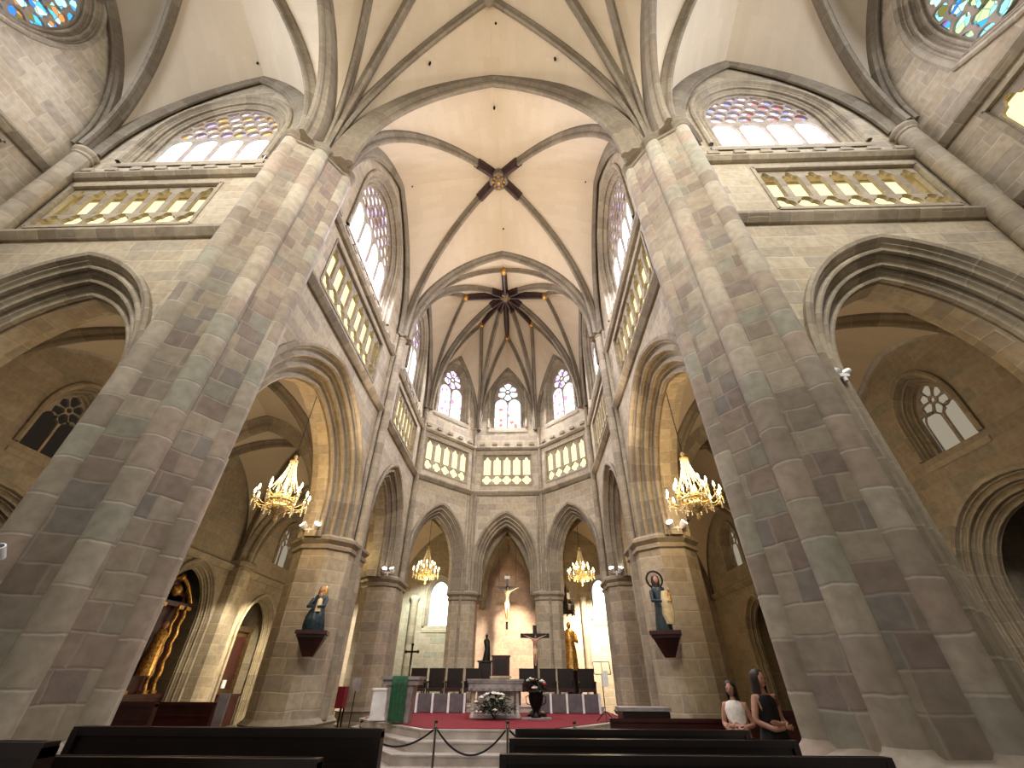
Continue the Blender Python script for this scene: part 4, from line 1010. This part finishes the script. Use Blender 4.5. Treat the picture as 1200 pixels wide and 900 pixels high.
# ------------------------------------------------------------------ chandeliers
def make_chandelier(label, loc, chain=3.0):
    t = thing('crystal_chandelier', label, 'chandelier', loc, group='crystal chandeliers'); L = lambda x, y, z: (x, y, z)
    def b(mb, n, m): return mb.build(n, M[m], t, local=True)
    mb = MB(); mb.tube([L(0, 0, 1.55), L(0, 0, 1.55+chain)], .014, 5); b(mb, 'chain', 'iron')
    mb = MB(); mb.lathe([(0, 1.6), (.04, 1.56), (.07, 1.5), (.03, 1.44), (.12, 1.38), (.14, 1.34), (.03, 1.28), (.03, .3), (.1, .25), (.14, .1), (.07, 0), (.2, -.08), (.26, -.14), (.18, -.26), (.08, -.36), (.05, -.45), (.07, -.52), (0, -.62)], (0, 0, 0), 14); b(mb, 'stem', 'brass')
    for k in range(16):
        a = k*PI/8
        mb = MB(); pts = []
        for j in range(8):
            f = j/7; r = .10+.28*f**1.7; pts.append((r*math.cos(a), r*math.sin(a), 1.36-.92*f))
        mb.tube(pts, .008, 4, caps=False)
        for p in pts[1:]: mb.ball(p, .02, 5)
        b(mb, 'crystal_string', 'crystal')
    def arms(n, R, z, off):
        for k in range(n):
            a = off+k*2*PI/n; c, s_ = math.cos(a), math.sin(a)
            mb = MB(); mb.tube([(r*c, r*s_, z+dz) for r, dz in ((.1, 0), (R*.35, -.14), (R*.7, -.16), (R*.95, -.05), (R, .04))], .015, 6)
            mb.lathe([(.0, .02), (.05, .04), (.055, .06), (.02, .07)], (R*c, R*s_, z), 8)
            for j in range(3): mb.ball((R*c*(.8+.1*j), R*s_*(.8+.1*j), z-.14+.03*j), .022, 5)
            arm_ = b(mb, 'arm', 'brass')
            mb = MB()
            for dz, r in ((-.05, .03), (-.105, .03), (-.16, .03), (-.21, .026)): mb.ball((R*c, R*s_, z+dz), r, 6)
            mb.build('crystal_drop', M['crystal'], arm_, local=True); mb = MB()
            for dz, r in ((-.2, .028), (-.25, .028), (-.3, .024)): mb.ball((R*c*.55, R*s_*.55, z+dz), r, 6)
            mb.build('crystal_drop', M['crystal'], arm_, local=True)
            mb = MB(); mb.lathe([(.02, .07), (.02, .17)], (R*c, R*s_, z), 6); mb.build('candle', M['white'], arm_, local=True)
            mb = MB(); mb.lathe([(0, .17), (.03, .19), (.034, .24), (.018, .31), (0, .35)], (R*c, R*s_, z), 6); mb.build('flame_bulb', M['candle'], arm_, local=True)
    arms(12, .76, .0, 0); arms(8, .46, .32, .2)
    mb = MB(); mb.lathe([(.36, -.02), (.4, .0), (.4, .05), (.36, .06)], (0, 0, 0), 20)
    for k in range(20):
        a = k*PI/10; mb.ball((.38*math.cos(a), .38*math.sin(a), -.07), .03, 5); mb.ball((.3*math.cos(a), .3*math.sin(a), -.16), .024, 5)
    b(mb, 'ring', 'brass'); return t
cd = make_chandelier('large lit crystal chandelier hanging in the wide arch on the left', (-5.0, 9.6, 5.1), 2.35); cd.scale = (.8, .8, .8)
copy_tree(cd, loc=(5.0, 9.65, 5.1), label='large lit crystal chandelier hanging in the wide arch on the right')
c3 = make_chandelier('lit chandelier in the left arch of the apse, above the ambo cross', (-4.1, 22.3, 6.0), 2.3); c3.scale = (.85, .85, .85)
copy_tree(c3, loc=(3.75, 22.3, 5.9), label='lit chandelier in the right arch of the apse, above the gilded statue')
c5 = copy_tree(cd, loc=(-5.9, 16.4, 5.3), label='dim chandelier beyond the narrow dark arch on the left')
copy_tree(cd, loc=(5.9, 16.0, 5.3), label='dim chandelier beyond the narrow dark arch on the right')

# ------------------------------------------------------------------ projectors
def projector(label, loc, dirs, q=1.0):
    t = thing('projector_lamp', label, 'lamp', loc, group='white projectors on the piers'); x, y, z = loc
    mb = MB(); mb.box((x, y, z), (.3*q, .06, .05)); mb.lathe([(.03, -.1), (.03, .05)], loc, 8); mb.build('mount', M['white'], t)
    for i, d in enumerate(dirs):
        d = V(d).normalized(); c = V((x+(-.16 if i == 0 else .16)*q, y, z+.08))
        mb = MB(); mb.tube([c-d*.12*q, c-d*.05*q, c+d*.1*q], [.05*q, .09*q, .1*q], 12); mb.build('lamp_head', M['white'], t)
        mb = MB(); mb.tube([c+d*.1*q, c+d*.106*q], [.088*q, .088*q], 12); mb.build('lens', M['lampwhite'], t)
for s in (-1, 1):
    projector('pair of white projectors on the capital of the %s statue pier' % SIDE[s], (s*5.2, 11.72, 5.08), ((-.5, -.6, .6), (.6, -.5, .7)))
    projector('white projector high on the %s third pier' % SIDE[s], (s*4.5, 17.35, 5.05), ((-.3*s, -.6, .7), (.2*s, -.5, .9)))
projector('small white projector where the right transept arch meets the pier', (5.98, 5.28, 5.5), ((.6, -.3, .6), (.8, .1, .4)), .5)
t = thing('security_camera', 'small white camera fixed on the left front pier', 'camera', (-4.98, 4.72, 2.78))
mb = MB(); mb.tube([(-4.98, 4.72, 2.7), (-4.93, 4.6, 2.8)], [.045, .05], 12); mb.build('housing', M['white'], t)
mb = MB(); mb.tube([(-4.93, 4.6, 2.8), (-4.928, 4.595, 2.805)], [.035, .035], 12); mb.build('lens', M['black'], t)

# ------------------------------------------------------------------ pews
def make_pew(label, x0, x1, y, h, group, mat='wood'):
    t = thing('pew', label, 'pew', ((x0+x1)/2, y, 0), group=group); m = (x0+x1)/2; L = x1-x0
    mb = MB(); mb.box((m, y+.02, (h+.5)/2), (L-.08, .05, h-.5)); mb.box((m, y+.01, h-.03), (L, .09, .06)); mb.box((m, y-.01, h-.24), (L-.1, .03, .03)); mb.build('backrest', M[mat], t)
    mb = MB(); mb.box((m, y+.27, .45), (L-.06, .46, .05)); mb.build('seat', M[mat], t)
    for x in (x0+.03, x1-.03):
        mb = MB(); q = [(y-.04, 0), (y+.5, 0), (y+.5, .5), (y+.1, .62), (y+.06, h-.02), (y-.04, h-.02)]
        mb.face([(x-.03, a, z) for a, z in reversed(q)]); mb.face([(x+.03, a, z) for a, z in q])
        for i in range(6): a, b_ = q[i], q[(i+1) % 6]; mb.face([(x-.03, *a), (x-.03, *b_), (x+.03, *b_), (x+.03, *a)])
        mb.build('end_panel', M[mat], t)
    mb = MB(); mb.box((m, y-.34, .62 if h > 1 else .5), (L-.1, .2, .03)); mb.box((m, y-.12, .4), (L-.1, .03, .4)); mb.build('book_shelf', M[mat], t)
    mb = MB(); mb.box((m, y-.5, .14), (L-.2, .16, .06)); mb.box((m, y-.5, .06), (L-.4, .06, .12)); mb.build('kneeler', M[mat], t)
    return t
make_pew('dark pew on the right, farthest of the rows before the altar steps', .78, 3.7, 6.8, 1.11, 'dark pews on the right')
make_pew('dark pew on the right, second row from the altar', .74, 3.72, 5.7, 1.11, 'dark pews on the right')
make_pew('dark pew on the right, reaching to the front pier base', .70, 3.86, 4.55, 1.11, 'dark pews on the right')
make_pew('dark pew on the right, nearest row at the bottom of the photo', .70, 3.6, 3.5, 1.06, 'dark pews on the right')
make_pew('dark pew on the left with the highest back', -2.96, -.29, 4.5, 1.27, 'dark pews on the left')
make_pew('dark pew on the left, nearest row at the bottom edge', -4.2, -.38, 3.45, 1.2, 'dark pews on the left')
make_pew('dark pew at the bottom left corner before the pier', -4.4, -1.41, 2.6, 1.35, 'dark pews on the left')
make_pew('mahogany pew in the left aisle beside the second pier', -8.6, -5.9, 11.2, 1.2, 'mahogany pews in the aisles', 'redwood')
make_pew('mahogany pew in the left aisle behind the front pier', -8.8, -5.9, 9.4, 1.25, 'mahogany pews in the aisles', 'redwood')
make_pew('mahogany pew on the right behind the woman in black', 4.6, 7.6, 9.3, 1.2, 'mahogany pews in the aisles', 'redwood')
make_pew('mahogany pew row just before the right statue pier', 2.6, 5.6, 10.7, 1.0, 'mahogany pews in the aisles', 'redwood')

# ------------------------------------------------------------------ rope posts
posts = [(-1.9, 'leftmost'), (-.62, 'second from the left'), (.6, 'third from the left'), (1.73, 'rightmost')]
def post(label, x):
    t = thing('rope_post', 'slim silver rope post before the steps, '+label, 'post', (x, 9.0, 0), group='silver rope posts')
    mb = MB(); mb.lathe([(0, .0), (.16, .0), (.16, .02), (.05, .04), (.018, .06), (.018, .93), (.03, .94), (.03, .97), (.018, .98), (.028, 1.01), (0, 1.03)], (0, 0, 0), 14); mb.build('pole', M['steel'], t, local=True)
    mb = MB(); mb.ball((0, 0, 1.03), .03, 8); mb.build('finial', M['redwood'], t, local=True); return t
p0 = post(posts[0][1], posts[0][0])
for x, l in posts[1:]: copy_tree(p0, loc=(x, 9.0, 0), label='slim silver rope post before the steps, '+l)
for i in range(3):
    a, b_ = posts[i][0], posts[i+1][0]
    mb = MB(); mb.tube([(a+.03+(b_-a-.06)*k/16, 9.0, .93-(.32 if i == 1 else .22)*(1-((k-8)/8)**2)) for k in range(17)], .016, 6)
    tag(mb.build('barrier_rope', M['black']), ['dark rope slung between the two left posts', 'dark sagging rope before the middle of the altar steps', 'dark rope slung between the two right posts'][i], 'rope', 'barrier ropes')

# ------------------------------------------------------------------ music stand, organ, rack, boards
t = thing('music_stand', 'thin wire music stand with a white sheet, right of the chairs', 'stand', (3.05, 14.2, .716))
mb = MB(); mb.tube([(3.05, 14.2, .9), (3.05, 14.2, 1.75)], .014, 6)
for k in range(3): a = k*2*PI/3+.4; mb.tube([(3.05, 14.2, .95), (3.05+.28*math.cos(a), 14.2+.28*math.sin(a), .73)], .01, 5)
mb.build('stem', M['black'], t)
mb = MB(); q = [(2.84, 14.16, 1.76), (3.3, 14.16, 1.76), (3.3, 14.28, 2.05), (2.84, 14.28, 2.05)]
for i in range(4): mb.tube([q[i], q[(i+1) % 4]], .01, 5)
mb.tube([(3.07, 14.16, 1.76), (3.07, 14.28, 2.05)], .008, 5); mb.build('rack', M['black'], t)
mb = MB(); mb.box((3.12, 14.12, 1.66), (.16, .012, .36)); tag(mb.build('paper_sheet', M['white']), 'white sheet hanging on the music stand', 'paper')
t = thing('organ_console', 'dark box organ console with a pale lid, in front of the right third pier', 'organ', (3.3, 11.0, 0))
mb = MB(); mb.box((3.35, 11.0, .55), (.95, .6, 1.1)); mb.box((3.35, 10.72, .78), (.9, .2, .1)); mb.build('case', M['wood'], t)
mb = MB(); mb.box((3.35, 11.0, 1.14), (1.02, .66, .06)); mb.build('lid', M['greymarble'], t)
t = thing('candle_rack', 'red candle box on thin legs beside the left statue pier', 'stand', (-4.35, 14.8, .0))
mb = MB(); mb.box((-4.5, 14.8, 1.2), (.36, .3, .5)); mb.build('box', M['carpet'], t)
for sx in (-.15, .15):
    for sy in (-.12, .12): mb = MB(); mb.box((-4.5+sx, 14.8+sy, .48), (.04, .04, .96)); mb.build('leg', M['black'], t)
t = thing('notice_stand', 'small white notice on a dark stand beside the red box', 'sign', (-4.1, 14.9, .0))
mb = MB(); mb.tube([(-4.1, 14.9, 0), (-4.1, 14.9, 1.4)], .015, 6); mb.lathe([(.16, 0), (.16, .03), (.02, .04)], (-4.1, 14.9, 0), 10); mb.build('pole', M['black'], t)
mb = MB(); mb.box((-4.1, 14.88, 1.5), (.24, .02, .3)); mb.build('card', M['greymarble'], t)
t = thing('banner_stand', 'narrow white upright board leaning by the left statue pier', 'board', (-5.95, 11.75, 0))
mb = MB(); mb.prism([(-6.1, 11.6), (-5.88, 11.6), (-5.88, 11.66), (-6.1, 11.66)], .05, 1.35); mb.build('panel', M['greymarble'], t)
mb = MB(); mb.box((-5.99, 11.63, .025), (.4, .3, .05)); mb.build('foot', M['black'], t)

# ------------------------------------------------------------------ altarpieces
t = thing('gilded_altarpiece', 'tall gilded red altarpiece with twisted columns in the left aisle niche', 'altarpiece', (-12.2, 16.6, 0))
def yb(mb, y0, y1, z0, z1, x0=-12.6, x1=-12.2): mb.prism([(x0, y0), (x1, y0), (x1, y1), (x0, y1)], z0, z1)
mb = MB(); yb(mb, 15.5, 17.7, 0, 1.1, x1=-11.95); yb(mb, 15.45, 17.75, 1.1, 1.2, x1=-11.9); mb.build('altar_base', M['redwood'], t)
mb = MB(); yb(mb, 15.6, 17.6, 1.2, 4.2, x1=-12.3); yb(mb, 15.5, 17.7, 3.8, 3.95, x1=-12.05); yb(mb, 15.9, 17.3, 4.0, 4.7, x1=-12.3); mb.build('frame', M['redwood'], t)
for y in (15.75, 16.15, 17.05, 17.45):
    mb = MB(); pts = [(-12.12+.03*math.cos(k*1.1), y+.03*math.sin(k*1.1), 1.2+k*.1) for k in range(27)]; mb.tube(pts, .065, 8); mb.box((-12.12, y, 1.24), (.22, .22, .1)); mb.box((-12.12, y, 3.8), (.24, .24, .12)); mb.build('twisted_column', M['gold'], t)
mb = MB(); mb.tube([(-12.15, 15.6+.1*k, 4.0+.75*math.sin(PI*k/20)) for k in range(21)], .07, 6); mb.ball((-12.15, 16.6, 4.75), .14, 10); mb.ball((-12.15, 16.6, 4.3), .2, 12); mb.build('pediment', M['gold'], t)
figure_mesh((-12.0, 16.6, 1.7), 1.6, [(0, .17, .14, 0, 0), (.4, .14, .12, 0, 0), (.6, .12, .1, 0, 0), (.75, .14, .1, 0, 0), (.85, .05, .05, 0, 0)], 9, .12).build('saint_figure', M['gold'], t)
head_mesh((-11.98, 16.6, 3.18), .11, (1, 0)).build('saint_head', M['skin'], t)
t = thing('side_altar', 'small dark altar with a framed carved panel in the far left niche', 'altarpiece', (-12.2, 21.8, 0))
mb = MB(); yb(mb, 21.0, 22.6, 0, 1.0, x1=-11.9); yb(mb, 20.95, 22.65, 1.0, 1.1, x1=-11.85); mb.build('altar_base', M['redwood'], t)
mb = MB(); yb(mb, 21.15, 22.45, 1.1, 3.5, x1=-12.25); yb(mb, 21.1, 22.5, 3.4, 3.6, x1=-12.15); yb(mb, 21.15, 21.35, 1.1, 3.4, x1=-12.15); yb(mb, 22.25, 22.45, 1.1, 3.4, x1=-12.15); mb.build('frame', M['bronze'], t)
mb = MB(); yb(mb, 21.4, 22.2, 1.3, 3.2, x1=-12.22); mb.build('carved_panel', M['redwood'], t)
mb = MB(); mb.box((-11.75, 20.9, 1.45), (.05, .2, .28)); tag(mb.build('lamp_stand_in', M['white']), 'white card standing in for a small white light beside the dark side altar', 'sign')  # plain white box takes the place of a small lit lamp

# vault eyelets
holes_ = [(-8.18, 4.75, 19.09), (-2.1, 4.85, 18.75), (2.2, 4.83, 18.72), (.19, 4.1, 19.95), (0, 6.5, 19.42), (-3.84, 9.46, 19.42), (3.84, 9.46, 19.42), (-1.37, 11.2, 19.41), (.11, 11.81, 19.62), (1.6, 11.17, 19.3)]
for i, p in enumerate(holes_):
    mb = MB(); mb.lathe([(.0, -.07), (.03, -.05), (.04, -.04), (.04, .25)], p, 8); o = mb.build('ceiling_eyelet', M['black']); tag(o, 'small dark round hole in the pale vault plaster', 'hole', 'dark holes in the vault')

# ------------------------------------------------------------------ people
def hand(parent, w, d, side, mat, n=None, s_=1.0):
    """palm and five fingers starting at wrist w, pointing along d"""
    w = V(w); d = V(d).normalized(); x = V(side).normalized(); nn = d.cross(x)
    vt = [w, w+d*.045*s_, w+d*.085*s_]; ed = [(0, 1), (1, 2)]; rd = [.022, .028, .026]
    for i, (o_, l) in enumerate(((-.027, .062), (-.009, .074), (.009, .07), (.026, .055))):
        b = len(vt); p = w+d*.088*s_+x*o_; vt += [p, p+d*l*.5+nn*.008, p+d*l*.9+nn*.028]; ed += [(2, b), (b, b+1), (b+1, b+2)]; rd += [.009, .0085, .007]
    b = len(vt); vt += [w+d*.03-x*.035, w+d*.065-x*.05+nn*.012, w+d*.09-x*.048+nn*.03]; ed += [(1, b), (b, b+1), (b+1, b+2)]; rd += [.012, .010, .008]
    skin_body('hand', vt, ed, rd, M[mat], parent, 1)
def person(label, loc, h, rz, dress, skirt=True, sleeve=False, hairlong=True, top='dress', trousers='dress'):
    t = thing('person', label, 'person', loc); x, y, z0 = loc; k = h/1.7
    c, s_ = math.cos(rz), math.sin(rz)
    T = lambda a, b, z: (x+(a*c-b*s_)*k, y+(a*s_+b*c)*k, z0+z*k)      # b<0 is the front
    hx = .0
    vt = [T(0, 0, .95), T(0, .0, 1.12), T(0, 0, 1.30), T(0, .01, 1.42), T(0, -.01, 1.52),
          T(-.16, .01, 1.38), T(-.235, .02, 1.12), T(-.12, -.17, 1.04), T(.02, -.215, 1.06),
          T(.16, .01, 1.38), T(.235, .02, 1.12), T(.12, -.16, 1.09), T(-.02, -.20, 1.11),
          T(-.09, 0, .88), T(-.1, -.01, .5), T(-.1, .02, .09), T(-.11, -.12, .04),
          T(.09, 0, .88), T(.1, -.02, .5), T(.12, .02, .09), T(.13, -.12, .04)]
    ed = [(0, 1), (1, 2), (2, 3), (3, 4), (2, 5), (5, 6), (6, 7), (7, 8), (2, 9), (9, 10), (10, 11), (11, 12), (0, 13), (13, 14), (14, 15), (15, 16), (0, 17), (17, 18), (18, 19), (19, 20)]
    rd = [.14, .115, .13, .055, .05, .055, .042, .034, .026, .055, .042, .034, .026, .09, .062, .04, .035, .09, .062, .04, .035]
    skin_body('body', vt, ed, [r*k for r in rd], M['skin'], t, 2)
    hand(t, T(.02, -.215, 1.06), V(T(1, -.1, .02))-V(T(0, 0, 0)), (0, 0, -1), 'skin'); hand(t, T(-.02, -.20, 1.11), V(T(-1, -.1, .02))-V(T(0, 0, 0)), (0, 0, 1), 'skin')
    P = [(.0, .235, .2, 0, 0), (.12, .225, .19, 0, 0), (.3, .19, .155, 0, 0), (.42, .155, .12, 0, 0), (.5, .12, .09, 0, 0)] if skirt else None
    if skirt:
        figure_mesh((x, y, z0+.42*k), 1.38*k, [(0, .205, .17, 0, 0), (.2, .19, .155, 0, 0), (.38, .15, .115, 0, 0), (.5, .105, .082, 0, 0), (.6, .115, .088, 0, 0), (.68, .12, .085, 0, 0), (.72, .075, .06, 0, 0)], 8, .07, rz=rz).build('dress', M[dress], t)
    else:
        figure_mesh((x, y, z0+.85*k), .85*k, [(0, .19, .15, 0, 0), (.3, .165, .13, 0, 0), (.55, .2, .14, 0, 0), (.66, .15, .12, 0, 0), (.7, .08, .08, 0, 0)], 6, .03, rz=rz).build('shirt', M[dress], t)
        for sx in (-1, 1):
            mb = MB(); mb.tube([T(sx*.09, 0, .95), T(sx*.1, 0, .5), T(sx*.1, .02, .08)], [.12*k, .085*k, .07*k], 12); mb.build('trouser_leg', M[trousers], t)
    f = V(T(0, -1, 0))-V(T(0, 0, 0))
    head_mesh(T(0, -.02, 1.6), .088*k, (f.x, f.y)).build('head', M['skin'], t)
    for sx in (-1, 1): mb = MB(); mb.ball(T(sx*.03, -.098, 1.612), .009*k, 8); mb.build('eye', M['hair'], t)
    mb = MB(); mb.ball(T(0, -.103, 1.55), .012*k, 8, sx=1.6, sz=.45); mb.build('mouth', M['pink'], t)
    # hair
    mb = MB(); rows = []; uv = []
    for i, (z, r, back) in enumerate(((.125, .02, .0), (.11, .06, .01), (.06, .093, .02), (.0, .1, .03), (-.08, .098, .04), (-.16, .1, .05), (-.3 if hairlong else -.12, .1, .07), (-.38 if hairlong else -.14, .03, .08))):
        row = []
        for q in range(15):
            a = PI*(-.36+1.72*q/14) if i > 1 else PI*2*q/14; a0 = -PI/2
            aa = (PI*.5)+(-PI*.80+PI*1.6*q/14) if i > 2 else (PI*.5)+(-PI+PI*2*q/14)
            row.append(T(r*math.cos(aa), r*1.12*math.sin(aa)+back, 1.6+z))
        rows.append(row); uv.append([(q*.05, i*.05) for q in range(15)])
    mb.grid(rows, uv, True); mb.build('hair', M['hair'], t)
    return t
person('woman with long dark hair in a black dress, arms folded at her waist', (4.42, 7.7, 0), 1.74, .35, 'dress')
person('dark haired person in a white top behind the woman in black', (4.28, 8.5, 0), 1.6, -.6, 'petal', skirt=False, hairlong=False)
WORLD = 0.36; EXPO = 0.25
# ------------------------------------------------------------------ camera, light, view
cam = bpy.data.cameras.new('camera'); co = bpy.data.objects.new('camera', cam); COL.objects.link(co); SC.camera = co
pitch, yaw, roll = .6275, -.0312, .0043
cp, sp = math.cos(pitch), math.sin(pitch)
f = V((math.sin(yaw)*cp, math.cos(yaw)*cp, sp)); r = V((math.cos(yaw), -math.sin(yaw), 0)); uu = r.cross(f)
rx = r*math.cos(roll)+uu*math.sin(roll); ry = -r*math.sin(roll)+uu*math.cos(roll)
mt = Matrix((rx, ry, -f)).transposed().to_4x4(); mt.translation = V((.9313, 0, 1.6)); co.matrix_world = mt
cam.sensor_width = 36; cam.lens = 479.76/1200*36; cam.clip_start = .05; cam.clip_end = 200

def lamp(name, kind, loc, power, col=(255, 235, 205), tgt=None, size=.3, spot=1.2, blend=.6, size_y=None):
    d = bpy.data.lights.new(name, kind); d.energy = power; d.color = hexc(col)[:3]
    if kind == 'SPOT': d.spot_size = spot; d.spot_blend = blend; d.shadow_soft_size = size
    elif kind == 'AREA':
        d.size = size
        if size_y: d.shape = 'RECTANGLE'; d.size_y = size_y
    else: d.shadow_soft_size = size
    o = bpy.data.objects.new(name, d); COL.objects.link(o); o.location = loc
    if tgt is not None: o.rotation_euler = (V(tgt)-V(loc)).to_track_quat('-Z', 'Y').to_euler()
    return o
W_ = bpy.data.worlds.new('world'); SC.world = W_; W_.use_nodes = True
W_.node_tree.nodes['Background'].inputs[0].default_value = hexc((255, 247, 234)); W_.node_tree.nodes['Background'].inputs[1].default_value = WORLD
for s in (-1, 1):
    # choir pier projectors, plus added spots without fixtures, throwing light up into the vaults
    lamp('uplight', 'SPOT', (s*4.15, 11.45, 5.5), 1500, (255, 228, 200), (-s*1.2, 10.0, 19.5), .2, 1.15, .9)
    lamp('uplight', 'SPOT', (s*3.9, 17.3, 5.4), 1000, (255, 224, 196), (-s*.8, 17.0, 19.5), .2, 1.0, .9)
    lamp('uplight', 'SPOT', (s*3.5, 4.0, 5.4), 900, (255, 234, 208), (-s*.2, 2.5, 20), .4, 1.9, 1.0)  # floats before the pier without a fixture, added to brighten the crossing vault
    lamp('uplight', 'SPOT', (s*7.0, 4.4, 5.2), 420, (240, 226, 222), (s*8.5, .5, 19), .3, 1.2, .9)  # free-floating spot for the transept vault, no fixture
    lamp('uplight', 'SPOT', (s*4.0, -3.2, 5.5), 1500, (255, 236, 212), (s*1.6, 3.6, 19), .4, 1.3, 1.0)  # unseen spot behind the camera, added to light crossing webs and ribs
    # added spots behind the camera, then daylight from the windows
    lamp('nave_fill', 'SPOT', (s*2.6, -5.2, 15.5), 7000, (255, 248, 238), (s*6.0, 6, 11.2), 1.6, 1.25, 1.0)  # stands in for nave daylight; cone shaped to leave the lower piers darker
    lamp('rose_daylight', 'AREA', (s*10.4, 1.0, 15.5), 420, (238, 242, 255), (s*3, 4, 13), 3.0)
    lamp('window_daylight', 'AREA', (s*8.15, 4.9, 15.0), 150, (238, 234, 255), (s*7.5, -4, 10), 2.6, size_y=2.2)
    lamp('choir_daylight', 'AREA', (s*4.0, 9.4, 14.8), 620, (240, 236, 255), (0, 9.6, 11.5), 2.8, size_y=2.6)
    lamp('aisle_light', 'SPOT', (s*6.3, 9.5, 5.0), 120, (255, 236, 212), (s*9.5, 9.5, 9), .2, 2.4, .8)
    lamp('chandelier_light', 'POINT', (s*5.0, 9.6, 5.75), 190, (255, 216, 162), size=.5)
    lamp('chandelier_light', 'POINT', (s*3.9, 22.3, 5.4), 150, (255, 214, 155), size=.4)
    lamp('chandelier_light', 'POINT', (s*5.9, 16.2, 5.5), 14, (255, 206, 140), size=.4)
lamp('apse_daylight', 'AREA', (0, 20.3, 15.4), 700, (244, 240, 250), (0, 14.5, 11.0), 2.2, size_y=2.4)
lamp('altar_spot', 'SPOT', (1.0, 22.7, 6.3), 3000, (255, 232, 196), (-.1, 26.2, 2.9), .15, .95, .9)
lamp('wall_spot', 'SPOT', (4.6, 23.4, 6.3), 6500, (255, 238, 212), (4.4, 26, 2.4), .1, 1.3, .7)
lamp('wall_spot', 'SPOT', (-4.6, 23.4, 6.6), 1700, (232, 246, 236), (-4.6, 26, 3.2), .1, 1.6, .7)
lamp('niche_light', 'SPOT', (-9.6, 19.8, 5.2), 1500, (255, 238, 200), (-11.6, 21.4, 1.5), .1, 1.4, .7)
lamp('niche_light', 'SPOT', (-9.6, 17.4, 4.6), 330, (255, 242, 218), (-11.6, 18.6, 2.0), .1, 1.3, .7)
lamp('wall_spot', 'SPOT', (-8.0, 22.5, 5.5), 2200, (255, 242, 222), (-9.6, 26.2, 2.2), .1, 1.3, .8)
lamp('left_aisle_point', 'POINT', (-6.4, 18.6, 2.0), 260, (255, 238, 205), size=.3)  # point light low in the left aisle, no fixture modelled
SC.view_settings.view_transform = 'Standard'; SC.view_settings.look = 'None'; SC.view_settings.gamma = 1; SC.view_settings.exposure = EXPO
SC.view_settings.use_curve_mapping = False
try:
    SC.cycles.use_denoising = True; SC.cycles.max_bounces = 5; SC.cycles.diffuse_bounces = 4; SC.cycles.sample_clamp_indirect = 6; SC.cycles.use_adaptive_sampling = True
except Exception: pass
